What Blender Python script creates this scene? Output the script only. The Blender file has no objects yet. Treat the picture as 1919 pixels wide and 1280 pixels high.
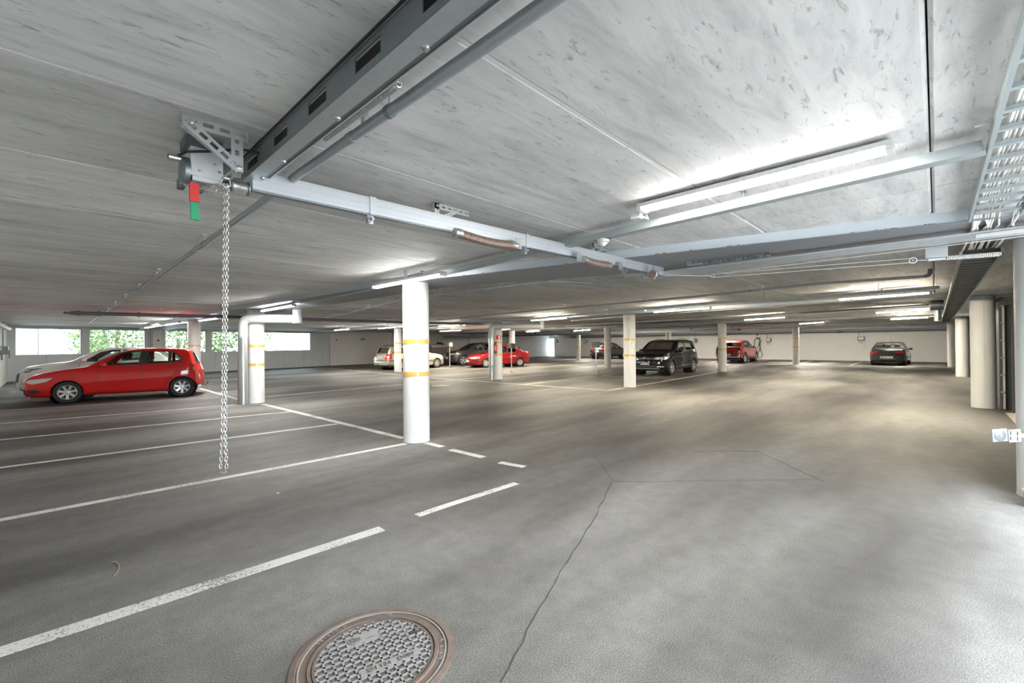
import bpy, bmesh, math, random
from mathutils import Vector, Matrix
from mathutils.bvhtree import BVHTree

# ------------------------------------------------------------------ camera
# X runs along the parking bays, Y along the row of pillars, Z up; the camera stands at the origin
sc = bpy.context.scene
R = math.radians
F, YAW, PITCH, ROLL, EYE = 830.0, R(43.75), R(0.35), R(-0.5), 1.485
_f = Vector((math.cos(YAW)*math.cos(PITCH), math.sin(YAW)*math.cos(PITCH), math.sin(PITCH)))
_r0 = _f.cross(Vector((0, 0, 1))).normalized(); _u0 = _r0.cross(_f)
_r = _r0*math.cos(ROLL)+_u0*math.sin(ROLL); _u = -_r0*math.sin(ROLL)+_u0*math.cos(ROLL)
cam = bpy.data.cameras.new('camera'); cam.sensor_width = 36.0; cam.lens = F/1919.0*36.0
cam.clip_start = 0.05; cam.clip_end = 500
camo = bpy.data.objects.new('camera', cam)
camo.matrix_world = Matrix(((_r.x, _u.x, -_f.x, 0), (_r.y, _u.y, -_f.y, 0), (_r.z, _u.z, -_f.z, EYE), (0, 0, 0, 1)))
sc.collection.objects.link(camo); sc.camera = camo

def gp(px, py, z=0.0):
    """survey: the point at height z seen at photo pixel (px, py)"""
    d = _f*F+_r*(px-959.5)-_u*(py-640.0)
    t = (z-EYE)/d.z
    return Vector((d.x*t, d.y*t, z))

def hz(P, py):
    """survey: height over ground point P at photo row py"""
    lo, hi = -3.0, 9.0
    for _ in range(50):
        m = (lo+hi)/2; q = Vector((P[0], P[1], m-EYE)); w = q.dot(_f)
        y = 640-F*q.dot(_u)/w
        if y > py: lo = m
        else: hi = m
    return lo

# ------------------------------------------------------------------ world, sun, exposure
SKY, SUN, TUBE, EXPO = 3.5, 2.1, 74.0, 2.42
wd = bpy.data.worlds.new('sky'); sc.world = wd; wd.use_nodes = True
wn = wd.node_tree.nodes; wn.clear()
wo = wn.new('ShaderNodeOutputWorld'); wb = wn.new('ShaderNodeBackground')
wb.inputs[0].default_value = (0.80, 0.90, 1.0, 1); wb.inputs[1].default_value = SKY
wd.node_tree.links.new(wb.outputs[0], wo.inputs[0])
sl = bpy.data.lights.new('sun', 'SUN'); sl.energy = SUN; sl.angle = R(2); sl.color = (1.0, 0.95, 0.86)
so = bpy.data.objects.new('sun', sl); sc.collection.objects.link(so)
so.rotation_euler = Vector((-0.62, 0.14, 0.75)).to_track_quat('Z', 'Y').to_euler()
sc.view_settings.view_transform = 'Standard'; sc.view_settings.look = 'None'
sc.view_settings.gamma = 1.0; sc.view_settings.exposure = EXPO
sc.view_settings.use_curve_mapping = False
try:
    sc.cycles.max_bounces = 8; sc.cycles.diffuse_bounces = 5; sc.cycles.transparent_max_bounces = 24
    sc.cycles.sample_clamp_indirect = 8.0; sc.cycles.use_denoising = True
    sc.cycles.caustics_reflective = False; sc.cycles.caustics_refractive = False
except Exception: pass

# ------------------------------------------------------------------ materials
MT = {}
def nt(name):
    m = bpy.data.materials.new(name); m.use_nodes = True
    n = m.node_tree.nodes; b = n['Principled BSDF']
    return m, n, m.node_tree.links, b
def simple(name, col, rough=0.5, metal=0.0, coat=0.0, spec=None, var=0.0, vscale=30.0, bump=0.0):
    m, n, l, b = nt(name)
    b.inputs['Base Color'].default_value = (*col, 1); b.inputs['Roughness'].default_value = rough
    b.inputs['Metallic'].default_value = metal; b.inputs['Coat Weight'].default_value = coat
    b.inputs['Coat Roughness'].default_value = 0.04
    if spec is not None: b.inputs['Specular IOR Level'].default_value = spec
    if var > 0 or bump > 0:
        tc = n.new('ShaderNodeTexCoord'); no = n.new('ShaderNodeTexNoise')
        no.inputs['Scale'].default_value = vscale; no.inputs['Detail'].default_value = 5
        l.new(tc.outputs['Object'], no.inputs['Vector'])
        if var > 0:
            mx = n.new('ShaderNodeMix'); mx.data_type = 'RGBA'
            mx.inputs[6].default_value = (*[c*(1-var) for c in col], 1)
            mx.inputs[7].default_value = (*[min(1, c*(1+var)) for c in col], 1)
            l.new(no.outputs['Fac'], mx.inputs[0]); l.new(mx.outputs[2], b.inputs['Base Color'])
        if bump > 0:
            bp = n.new('ShaderNodeBump'); bp.inputs['Strength'].default_value = bump; bp.inputs['Distance'].default_value = 0.01
            l.new(no.outputs['Fac'], bp.inputs['Height']); l.new(bp.outputs[0], b.inputs['Normal'])
    MT[name] = m; return m
def ramp(n, pts):
    r = n.new('ShaderNodeValToRGB'); e = r.color_ramp.elements
    while len(e) > 1: e.remove(e[0])
    e[0].position = pts[0][0]; e[0].color = (*pts[0][1], 1)
    for p, c in pts[1:]:
        k = e.new(p); k.color = (*c, 1)
    return r
def emis(name, col, s):
    m = bpy.data.materials.new(name); m.use_nodes = True; n = m.node_tree.nodes; n.clear()
    o = n.new('ShaderNodeOutputMaterial'); e = n.new('ShaderNodeEmission')
    e.inputs[0].default_value = (*col, 1); e.inputs[1].default_value = s
    m.node_tree.links.new(e.outputs[0], o.inputs[0]); MT[name] = m; return m
def glassy(name, tint, refl=0.10, rough=0.02):
    m = bpy.data.materials.new(name); m.use_nodes = True; n = m.node_tree.nodes; n.clear(); l = m.node_tree.links
    o = n.new('ShaderNodeOutputMaterial'); t = n.new('ShaderNodeBsdfTransparent'); g = n.new('ShaderNodeBsdfGlossy')
    x = n.new('ShaderNodeMixShader'); fr = n.new('ShaderNodeFresnel'); fr.inputs[0].default_value = 1.45
    t.inputs[0].default_value = (*tint, 1); g.inputs['Roughness'].default_value = rough
    l.new(fr.outputs[0], x.inputs[0]); l.new(t.outputs[0], x.inputs[1]); l.new(g.outputs[0], x.inputs[2])
    l.new(x.outputs[0], o.inputs[0]); MT[name] = m; return m

def posmap(n, l, sx, sy, sz):
    g = n.new('ShaderNodeNewGeometry'); mp = n.new('ShaderNodeMapping'); mp.inputs['Scale'].default_value = (sx, sy, sz)
    l.new(g.outputs['Position'], mp.inputs['Vector']); return mp
def noise(n, l, vec, scale, detail=6, rough=0.6, dist=0.0):
    k = n.new('ShaderNodeTexNoise'); k.inputs['Scale'].default_value = scale; k.inputs['Detail'].default_value = detail
    k.inputs['Roughness'].default_value = rough; k.inputs['Distortion'].default_value = dist
    l.new(vec.outputs[0], k.inputs['Vector']); return k
def mixc(n, l, fac, a, b, mode='MIX'):
    x = n.new('ShaderNodeMix'); x.data_type = 'RGBA'; x.blend_type = mode
    for i, v in ((0, fac), (6, a), (7, b)):
        if isinstance(v, (int, float)): x.inputs[i].default_value = v
        elif isinstance(v, tuple): x.inputs[i].default_value = (*v, 1)
        else: l.new(v, x.inputs[i])
    return x.outputs[2]

def asphalt(name='asphalt'):
    m, n, l, b = nt(name)
    fine = noise(n, l, posmap(n, l, 1, 1, 1), 150, 3, 0.7)
    big = noise(n, l, posmap(n, l, 0.13, 0.50, 1), 1.0, 4, 0.55, 0.1)       # tyre-blackened bays, along the bays
    mid = noise(n, l, posmap(n, l, 1, 1, 1), 6, 6, 0.65)
    vo = n.new('ShaderNodeTexVoronoi'); vo.inputs['Scale'].default_value = 110; vo.feature = 'F1'
    l.new(posmap(n, l, 1, 1, 1).outputs[0], vo.inputs['Vector'])
    base = ramp(n, [(0.36, (0.050, 0.046, 0.042)), (0.46, (0.102, 0.095, 0.085)), (0.57, (0.180, 0.170, 0.156)), (0.72, (0.235, 0.227, 0.214))])
    l.new(big.outputs['Fac'], base.inputs[0])
    mr = ramp(n, [(0.3, (0.80, 0.80, 0.80)), (0.7, (1.12, 1.12, 1.12))]); l.new(mid.outputs['Fac'], mr.inputs[0])
    c1 = mixc(n, l, 1.0, base.outputs[0], mr.outputs[0], 'MULTIPLY')
    fr = ramp(n, [(0.30, (0.22, 0.22, 0.23)), (0.5, (1.0, 1.0, 1.0)), (0.70, (1.95, 1.95, 1.98))]); l.new(fine.outputs['Fac'], fr.inputs[0])
    c2 = mixc(n, l, 0.9, c1, fr.outputs[0], 'MULTIPLY')
    vr = ramp(n, [(0.0, (1, 1, 1)), (0.13, (0, 0, 0))]); l.new(vo.outputs['Distance'], vr.inputs[0])
    sel = n.new('ShaderNodeSeparateColor'); l.new(vo.outputs['Color'], sel.inputs[0])
    gt = n.new('ShaderNodeMath'); gt.operation = 'GREATER_THAN'; gt.inputs[1].default_value = 0.80; l.new(sel.outputs[0], gt.inputs[0])
    mu = n.new('ShaderNodeMath'); mu.operation = 'MULTIPLY'; l.new(vr.outputs[0], mu.inputs[0]); l.new(gt.outputs[0], mu.inputs[1])
    c3 = mixc(n, l, mu.outputs[0], c2, (0.55, 0.54, 0.52))
    l.new(c3, b.inputs['Base Color']); b.inputs['Roughness'].default_value = 0.62; b.inputs['Specular IOR Level'].default_value = 0.35
    bp = n.new('ShaderNodeBump'); bp.inputs['Strength'].default_value = 0.35; bp.inputs['Distance'].default_value = 0.006
    l.new(fine.outputs['Fac'], bp.inputs['Height']); l.new(bp.outputs[0], b.inputs['Normal'])
    MT[name] = m; return m, n, l, b, c3
asphalt()
def paintline():
    m, n, l, b, c = asphalt('line_paint')
    w1 = noise(n, l, posmap(n, l, 1, 1, 1), 55, 6, 0.75); w2 = noise(n, l, posmap(n, l, 1, 1, 1), 2.2, 3, 0.5)
    ad = n.new('ShaderNodeMath'); ad.operation = 'MULTIPLY_ADD'; ad.inputs[1].default_value = 0.45
    l.new(w2.outputs['Fac'], ad.inputs[0]); l.new(w1.outputs['Fac'], ad.inputs[2])
    r = ramp(n, [(0.61, (0, 0, 0)), (0.70, (1, 1, 1))]); l.new(ad.outputs[0], r.inputs[0])
    l.new(mixc(n, l, r.outputs[0], c, (0.66, 0.645, 0.60)), b.inputs['Base Color'])
paintline()
def concrete(name, lo, mid, hi, sx, sy, fleck=0.5):
    m, n, l, b = nt(name)
    st = noise(n, l, posmap(n, l, sx, sy, 1), 1.0, 8, 0.68, 0.6)
    lg = noise(n, l, posmap(n, l, 0.5, 1.0, 1), 1.0, 4, 0.5)
    fl = noise(n, l, posmap(n, l, sx*6.5, sy*4.5, 3), 1.0, 7, 0.75, 0.7)
    r1 = ramp(n, [(0.28, lo), (0.5, mid), (0.72, hi)]); l.new(st.outputs['Fac'], r1.inputs[0])
    r2 = ramp(n, [(0.3, (0.80, 0.80, 0.80)), (0.7, (1.12, 1.12, 1.12))]); l.new(lg.outputs['Fac'], r2.inputs[0])
    c1 = mixc(n, l, 1.0, r1.outputs[0], r2.outputs[0], 'MULTIPLY')
    r3 = ramp(n, [(0.33, (0.22, 0.22, 0.22)), (0.43, (1, 1, 1))]); l.new(fl.outputs['Fac'], r3.inputs[0])
    c2 = mixc(n, l, fleck, c1, r3.outputs[0], 'MULTIPLY')
    oi = n.new('ShaderNodeObjectInfo'); r4 = ramp(n, [(0, (0.90, 0.90, 0.90)), (1, (1.08, 1.08, 1.08))]); l.new(oi.outputs['Random'], r4.inputs[0])
    l.new(mixc(n, l, 1.0, c2, r4.outputs[0], 'MULTIPLY'), b.inputs['Base Color'])
    b.inputs['Roughness'].default_value = 0.72
    bp = n.new('ShaderNodeBump'); bp.inputs['Strength'].default_value = 0.12; bp.inputs['Distance'].default_value = 0.01
    l.new(fl.outputs['Fac'], bp.inputs['Height']); l.new(bp.outputs[0], b.inputs['Normal'])
    MT[name] = m; return m
concrete('slab_concrete', (0.50, 0.50, 0.495), (0.69, 0.69, 0.68), (0.80, 0.80, 0.785), 1.3, 7.0, 0.62)
def column_mat():
    m, n, l, b = nt('column_paint')
    sp = noise(n, l, posmap(n, l, 1, 1, 1), 38, 3, 0.5); lg = noise(n, l, posmap(n, l, 1, 1, 0.6), 3, 5, 0.6)
    r1 = ramp(n, [(0.24, (0.10, 0.09, 0.08)), (0.285, (0.69, 0.685, 0.67))]); l.new(sp.outputs['Fac'], r1.inputs[0])
    r2 = ramp(n, [(0.3, (0.90, 0.90, 0.90)), (0.65, (1.0, 1.0, 1.0))]); l.new(lg.outputs['Fac'], r2.inputs[0])
    l.new(mixc(n, l, 1.0, r1.outputs[0], r2.outputs[0], 'MULTIPLY'), b.inputs['Base Color']); b.inputs['Roughness'].default_value = 0.55
    MT['column_paint'] = m
column_mat()
simple('grout', (0.66, 0.655, 0.64), 0.8, var=0.12, vscale=8)
simple('patch_plaster', (0.66, 0.66, 0.65), 0.8, var=0.12, vscale=14)
simple('wall_white', (0.74, 0.735, 0.71), 0.65, var=0.05, vscale=1.4)
simple('wall_panel', (0.60, 0.635, 0.64), 0.55, var=0.07, vscale=1.7)
simple('wall_dark', (0.055, 0.06, 0.062), 0.5)
simple('door_frame_grey', (0.22, 0.23, 0.23), 0.5)
simple('door_light', (0.45, 0.46, 0.43), 0.5)
simple('threshold', (0.50, 0.47, 0.40), 0.8, var=0.15, vscale=12)
simple('beam_paint', (0.50, 0.555, 0.60), 0.42, var=0.06, vscale=3)
simple('beam_paint_shaded', (0.22, 0.24, 0.265), 0.45, var=0.08, vscale=2)
simple('rust', (0.26, 0.13, 0.06), 0.8, var=0.3, vscale=40)
simple('galv', (0.50, 0.545, 0.57), 0.38, 0.75, var=0.14, vscale=26)
simple('galv_dark', (0.22, 0.25, 0.265), 0.42, 0.7, var=0.15, vscale=26)
simple('galv_bright', (0.66, 0.68, 0.69), 0.30, 0.85, var=0.08, vscale=20)
simple('alu', (0.60, 0.62, 0.64), 0.40, 0.45, var=0.05, vscale=12)
simple('tray_grey', (0.42, 0.47, 0.485), 0.45, 0.3, var=0.06, vscale=6)
simple('pipe_grey', (0.34, 0.375, 0.395), 0.42, 0.35, var=0.12, vscale=18)
simple('pipe_dark', (0.16, 0.175, 0.185), 0.5, 0.2, var=0.2, vscale=20)
simple('duct_grey', (0.50, 0.51, 0.515), 0.5)
simple('duct_galv', (0.55, 0.57, 0.57), 0.28, 0.9, var=0.05, vscale=9)
simple('steel', (0.62, 0.62, 0.60), 0.30, 0.95)
simple('chain_steel', (0.50, 0.49, 0.47), 0.36, 0.8)
simple('rusty_spring', (0.30, 0.22, 0.175), 0.5, 0.5, var=0.45, vscale=30)
simple('motor_grey', (0.60, 0.61, 0.615), 0.45, var=0.05, vscale=12)
simple('motor_dark', (0.10, 0.105, 0.11), 0.5, var=0.2, vscale=12)
simple('black', (0.015, 0.015, 0.016), 0.5)
simple('rubber', (0.022, 0.022, 0.023), 0.75)
simple('black_plastic', (0.03, 0.03, 0.031), 0.5)
simple('white_plastic', (0.70, 0.70, 0.69), 0.4)
simple('cable_white', (0.78, 0.765, 0.72), 0.45)
simple('sensor_white', (0.42, 0.425, 0.43), 0.4)
simple('sensor_lens', (0.10, 0.105, 0.11), 0.3)
simple('box_grey', (0.19, 0.197, 0.195), 0.5)
simple('red_plastic', (0.62, 0.03, 0.025), 0.4)
simple('green_plastic', (0.005, 0.30, 0.12), 0.4)
simple('yellow_band', (0.72, 0.42, 0.09), 0.45, var=0.16, vscale=18)
simple('white_band', (0.85, 0.84, 0.80), 0.4)
simple('cast_iron', (0.27, 0.262, 0.25), 0.6, 0.1, var=0.25, vscale=14, bump=0.3)
simple('rust_iron', (0.155, 0.112, 0.088), 0.8, 0.05, var=0.45, vscale=16, bump=0.3)
simple('rust_cell', (0.13, 0.105, 0.09), 0.8, var=0.35, vscale=30)
simple('crack', (0.045, 0.043, 0.04), 0.9)
simple('paper', (0.80, 0.80, 0.78), 0.7)
simple('ink', (0.10, 0.10, 0.10), 0.7)
simple('sign_red', (0.70, 0.02, 0.03), 0.4)
simple('sign_green', (0.01, 0.32, 0.08), 0.4)
simple('sign_white', (0.82, 0.82, 0.80), 0.4)
simple('pipe_rust', (0.33, 0.13, 0.065), 0.5)
simple('wood', (0.52, 0.40, 0.25), 0.7, var=0.25, vscale=18)
simple('bristle', (0.015, 0.11, 0.045), 0.6)
simple('twig', (0.36, 0.28, 0.17), 0.8)
simple('leaf_dry', (0.30, 0.19, 0.09), 0.8)
simple('bark', (0.12, 0.09, 0.06), 0.9, var=0.3, vscale=12)
simple('leaf', (0.085, 0.135, 0.040), 0.6, var=0.3, vscale=3)
simple('outside_paving', (0.24, 0.235, 0.225), 0.8, var=0.15, vscale=3)
simple('render_white', (0.80, 0.80, 0.78), 0.7)
simple('tarp', (0.62, 0.62, 0.60), 0.6, var=0.15, vscale=10)
simple('trailer_side', (0.16, 0.15, 0.14), 0.6)
simple('strap_orange', (0.75, 0.26, 0.06), 0.6)
glassy('pane', (0.93, 0.97, 0.96)); glassy('car_glass', (0.78, 0.86, 0.80)); glassy('car_glass_dark', (0.22, 0.27, 0.24)); glassy('lens_clear', (0.85, 0.88, 0.9))
emis('tube_near', (1.0, 0.985, 0.95), TUBE*0.33); emis('tube_cool', (1.0, 0.985, 0.95), TUBE*0.6); emis('tube_added', (1.0, 0.93, 0.80), TUBE*1.6); emis('tube_mid', (1.0, 0.95, 0.86), TUBE*0.5); emis('tube_warm', (1.0, 0.90, 0.72), TUBE)
emis('exit_glow', (0.10, 1.0, 0.18), 1.6); emis('door_daylight', (0.80, 0.93, 1.0), 1.3)

# ------------------------------------------------------------------ mesh helpers
COL = sc.collection; ORG = {}
def V(*a): return Vector(a[0] if len(a) == 1 else a)
class MB:
    def __init__(s): s.v = []; s.f = []
    def add(s, vs, fs):
        o = len(s.v); s.v += [tuple(p) for p in vs]; s.f += [tuple(i+o for i in f) for f in fs]; return s
    def box(s, c, size, rz=0.0, M=None):
        x, y, z = size[0]/2, size[1]/2, size[2]/2
        vs = [Vector((i, j, k)) for i in (-x, x) for j in (-y, y) for k in (-z, z)]
        if M is None: M = Matrix.Rotation(rz, 3, 'Z')
        return s.add([M @ p+Vector(c) for p in vs], [(0, 1, 3, 2), (4, 6, 7, 5), (0, 4, 5, 1), (2, 3, 7, 6), (0, 2, 6, 4), (1, 5, 7, 3)])
    def b6(s, x0, x1, y0, y1, z0, z1): return s.box(((x0+x1)/2, (y0+y1)/2, (z0+z1)/2), (x1-x0, y1-y0, z1-z0))
    def bar(s, p0, p1, w, h, up=(0, 0, 1), dw=0.0, dh=0.0):
        p0, p1 = V(p0), V(p1); d = (p1-p0).normalized(); sd = d.cross(V(up)).normalized(); u = sd.cross(d)
        o = sd*dw+u*dh; vs = []
        for p in (p0, p1):
            for a, b in ((-1, -1), (1, -1), (1, 1), (-1, 1)): vs.append(p+o+sd*a*w/2+u*b*h/2)
        return s.add(vs, [(3, 2, 1, 0), (4, 5, 6, 7), (0, 1, 5, 4), (1, 2, 6, 5), (2, 3, 7, 6), (3, 0, 4, 7)])
    def cyl(s, p0, p1, r, n=12, r1=None):
        p0, p1 = V(p0), V(p1); d = (p1-p0).normalized(); a = d.orthogonal().normalized(); b = d.cross(a)
        r1 = r if r1 is None else r1; vs = []
        for p, q in ((p0, r), (p1, r1)):
            for i in range(n):
                t = 2*math.pi*i/n; vs.append(p+a*math.cos(t)*q+b*math.sin(t)*q)
        fs = [(i, (i+1) % n, n+(i+1) % n, n+i) for i in range(n)]+[tuple(range(n-1, -1, -1)), tuple(range(n, 2*n))]
        return s.add(vs, fs)
    def tube(s, pts, r, n=8, closed=False):
        pts = [V(p) for p in pts]; m = len(pts); rings = []; prev = None
        for i, p in enumerate(pts):
            if closed: d = pts[(i+1) % m]-pts[i-1]
            else: d = pts[min(i+1, m-1)]-pts[max(i-1, 0)]
            d.normalize()
            if prev is None: a = d.orthogonal().normalized()
            else:
                a = prev-d*prev.dot(d); a = a.normalized() if a.length > 1e-6 else d.orthogonal().normalized()
            prev = a; b = d.cross(a)
            rings.append([p+(a*math.cos(2*math.pi*k/n)+b*math.sin(2*math.pi*k/n))*r for k in range(n)])
        vs = [q for ring in rings for q in ring]; fs = []
        for i in range(m if closed else m-1):
            j = (i+1) % m
            fs += [(i*n+k, i*n+(k+1) % n, j*n+(k+1) % n, j*n+k) for k in range(n)]
        if not closed: fs += [tuple(range(n-1, -1, -1)), tuple(range((m-1)*n, m*n))]
        return s.add(vs, fs)
    def lathe(s, prof, c, axis=(0, 0, 1), n=24, closed=False, cap=True):
        c = V(c); d = V(axis).normalized(); a = d.orthogonal().normalized(); b = d.cross(a); vs = []
        for r, h in prof:
            for i in range(n):
                t = 2*math.pi*i/n; vs.append(c+d*h+(a*math.cos(t)+b*math.sin(t))*r)
        m = len(prof); fs = []
        for j in range(m if closed else m-1):
            k = (j+1) % m
            fs += [(j*n+i, j*n+(i+1) % n, k*n+(i+1) % n, k*n+i) for i in range(n)]
        if not closed and cap:
            if prof[0][0] > 1e-5: fs.append(tuple(range(n-1, -1, -1)))
            if prof[-1][0] > 1e-5: fs.append(tuple(range((m-1)*n, m*n)))
        return s.add(vs, fs)
    def prism(s, poly, z0, z1):
        n = len(poly); vs = [(p[0], p[1], z0) for p in poly]+[(p[0], p[1], z1) for p in poly]
        return s.add(vs, [tuple(range(n-1, -1, -1)), tuple(range(n, 2*n))]+[(i, (i+1) % n, n+(i+1) % n, n+i) for i in range(n)])
    def perf(s, p0, p1, w, th, nrm, pitch=0.05, slot=0.03, hole=0.4):
        """slotted flat bar: two edge rails and bridges, the slots are open"""
        p0, p1 = V(p0), V(p1); d = p1-p0; L = d.length; d.normalize(); nrm = V(nrm).normalized(); sd = d.cross(nrm).normalized()
        e = w*(1-hole)/2
        for k in (-1, 1): s.bar(p0+sd*k*(w-e)/2, p1+sd*k*(w-e)/2, e, th, nrm)
        m = max(2, int(L/pitch)); g = L/m; br = g-slot
        for i in range(m+1):
            a = max(0, i*g-br/2); b = min(L, i*g+br/2)
            if b > a: s.bar(p0+d*a, p0+d*b, w*hole, th, nrm)
        return s
    def angle(s, p0, p1, w, n1, n2, th=0.004, **k):
        """perforated steel angle: two slotted flanges meeting on the line p0-p1, spreading to n1 and n2"""
        n1, n2 = V(n1), V(n2)
        s.perf(V(p0)+n1*w/2, V(p1)+n1*w/2, w, th, n2, **k); s.perf(V(p0)+n2*w/2, V(p1)+n2*w/2, w, th, n1, **k); return s
    def mesh(s, name, mat, off, smooth=True):
        me = bpy.data.meshes.new(name)
        me.from_pydata([(p[0]-off[0], p[1]-off[1], p[2]-off[2]) for p in s.v], [], s.f)
        me.materials.append(MT[mat] if isinstance(mat, str) else mat)
        fin(me, smooth); return me
    def build(s, name, mat, parent=None, smooth=True, label=None, cat=None, group=None, kind=None):
        if parent is not None: off = ORG.get(parent.name, V(0, 0, 0))
        else:
            xs = [p[0] for p in s.v]; ys = [p[1] for p in s.v]; zs = [p[2] for p in s.v]
            off = V((min(xs)+max(xs))/2, (min(ys)+max(ys))/2, min(zs))
        o = bpy.data.objects.new(name, s.mesh(name, mat, off, smooth)); COL.objects.link(o)
        if parent is not None: o.parent = parent; ORG[o.name] = off
        else: o.location = off; ORG[o.name] = off
        return tag(o, label, cat, group, kind)
def fin(me, smooth=True):
    me.validate(); bm = bmesh.new(); bm.from_mesh(me); bmesh.ops.recalc_face_normals(bm, faces=bm.faces); bm.to_mesh(me); bm.free()
    if smooth:
        me.polygons.foreach_set('use_smooth', [True]*len(me.polygons)); me.set_sharp_from_angle(angle=R(38))
    me.update()
def tag(o, label=None, cat=None, group=None, kind=None):
    if label: o['label'] = label
    if cat: o['category'] = cat
    if group: o['group'] = group
    if kind: o['kind'] = kind
    return o
def thing(name, label, cat, loc=(0, 0, 0), rz=0.0, group=None, kind=None):
    o = bpy.data.objects.new(name, None); COL.objects.link(o); o.location = loc; o.rotation_euler = (0, 0, rz)
    o.empty_display_size = 0.2; ORG[o.name] = V(loc) if rz == 0 else V(0, 0, 0)
    return tag(o, label, cat, group, kind)
def link_copy(me, name, loc, parent, rot=(0, 0, 0), mat3=None):
    o = bpy.data.objects.new(name, me); COL.objects.link(o); o.parent = parent
    off = ORG.get(parent.name, V(0, 0, 0)); o.location = V(loc)-off
    if mat3 is not None: o.rotation_euler = mat3.to_euler()
    else: o.rotation_euler = rot
    return o
def text_mesh(txt, size, mat, depth=0.0):
    cu = bpy.data.curves.new('t', 'FONT'); cu.body = txt; cu.size = size; cu.extrude = depth; cu.align_x = 'CENTER'; cu.align_y = 'CENTER'
    ob = bpy.data.objects.new('t', cu); COL.objects.link(ob); bpy.context.view_layer.update()
    me = bpy.data.meshes.new_from_object(ob.evaluated_get(bpy.context.evaluated_depsgraph_get()))
    bpy.data.objects.remove(ob); bpy.data.curves.remove(cu); me.materials.clear(); me.materials.append(MT[mat]); return me
def arc(c, r, a0, a1, u, v, n=8):
    c, u, v = V(c), V(u), V(v)
    return [c+(u*math.cos(a0+(a1-a0)*i/n)+v*math.sin(a0+(a1-a0)*i/n))*r for i in range(n+1)]
# ------------------------------------------------------------------ the setting
ZC, ZB = 2.54, 2.45
fl = MB().b6(-1.5, 42.4, -1.30, 34.2, -0.25, 0.0).build('floor', 'asphalt', smooth=False, label='dark worn asphalt floor of the parking hall', kind='structure')
MB().b6(-60, 90, -60, -1.302, -0.30, -0.012).build('ground_outside', 'outside_paving', smooth=False, label='paved yard outside the open garage door', kind='structure')
MB().b6(-60, 90, 34.25, 110, -0.5, -0.15).build('ground_garden', 'outside_paving', smooth=False, label='ground outside the window wall', kind='structure')

# painted bay lines: (p, q, width) on the floor
def strip(p, q, w, name='painted_line', mat='line_paint', z=0.0012):
    p, q = V(p), V(q); p.z = q.z = z/2
    MB().bar(p, q, w, z).build(name, mat, fl, smooth=False)
def gl(a, b, w=0.10): strip(gp(*a), gp(*b), w)
def ext(a, b, xw=-1.27):
    """line seen at a..b, carried on to the left wall"""
    p, q = gp(*a), gp(*b); t = (xw-p.x)/(q.x-p.x); return p+(q-p)*t, q
p, q = ext((0, 974.5), (760, 831.5)); strip(p, q, 0.10)
p, q = ext((0, 876.5), (632, 794.3)); strip(p, q, 0.10)
p, q = ext((0, 824.4), (545, 771.3)); strip(p, q, 0.09)
p, q = ext((0, 794.0), (440, 758.8)); strip(p, q, 0.09)
p, q = ext((0, 769.5), (412, 744.5)); strip(p, q, 0.09)
p, q = ext((0, 1222), (400, 1093)); strip(p, q, 0.115)
gl((400, 1093), (716, 990.5), 0.11)
for a, b in (((782, 966), (838, 947)), ((838, 947), (968, 905.5))): gl(a, b, 0.085)
gl((493.7, 757.5), (757.5, 821.5), 0.12); gl((797.5, 829.5), (829, 837.5), 0.11); gl((844, 842.5), (906, 857), 0.11); gl((936, 866.5), (983, 875), 0.10)
gl((374, 727.5), (446, 748.5), 0.11)
gl((495, 744), (757.5, 720.2), 0.11); gl((757.5, 720.2), (915, 706.5), 0.10); gl((940, 703.5), (1108, 688), 0.10); gl((1108, 688), (1168, 682.3), 0.10)
gl((590, 687.5), (757, 703.4), 0.10); gl((806, 708.4), (1140, 731.6), 0.10)
gl((940, 709), (1030, 701), 0.09); gl((980, 720.5), (1108, 705.6), 0.09); gl((1130, 703.5), (1168, 698), 0.09)
gl((1140, 731.6), (1170, 726.8), 0.11); gl((1192, 723.4), (1348, 696.8), 0.11); gl((1130, 704.5), (1262, 710), 0.09)
gl((1400, 682), (1442, 674.2), 0.10); gl((1498.7, 682), (1523, 675.2), 0.10); gl((1591.5, 685.6), (1616, 677.0), 0.10); gl((1320, 681), (1341, 678), 0.10)
gl((1420, 682.6), (1780, 688.5), 0.16); gl((820, 690), (905, 686), 0.08)
gl((20, 735), (330, 722), 0.08); gl((60, 752), (300, 738.5), 0.08)
# cracks in the asphalt
def crack(pts, w):
    mb = MB()
    for a, b in zip(pts, pts[1:]):
        A, B = gp(*a), gp(*b); n = max(1, int((B-A).length/0.09)); pv = A
        for i in range(1, n+1):
            q = A+(B-A)*i/n+V(random.uniform(-1, 1), random.uniform(-1, 1), 0)*0.007*(i < n)
            mb.bar((pv.x, pv.y, 0.001), (q.x, q.y, 0.001), w*random.uniform(0.7, 1.3), 0.002); pv = q
    mb.build('floor_crack', 'crack', fl, smooth=False)
random.seed(5)
crack([(1146, 905), (1112, 975), (1068, 1045), (1010, 1140), (935, 1285)], 0.0065)
crack([(1150, 903), (1118, 856)], 0.004); crack([(1300, 846), (1420, 845.5), (1487, 877), (1545, 903)], 0.005); crack([(1152, 903), (1320, 901), (1520, 899)], 0.0025)

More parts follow.
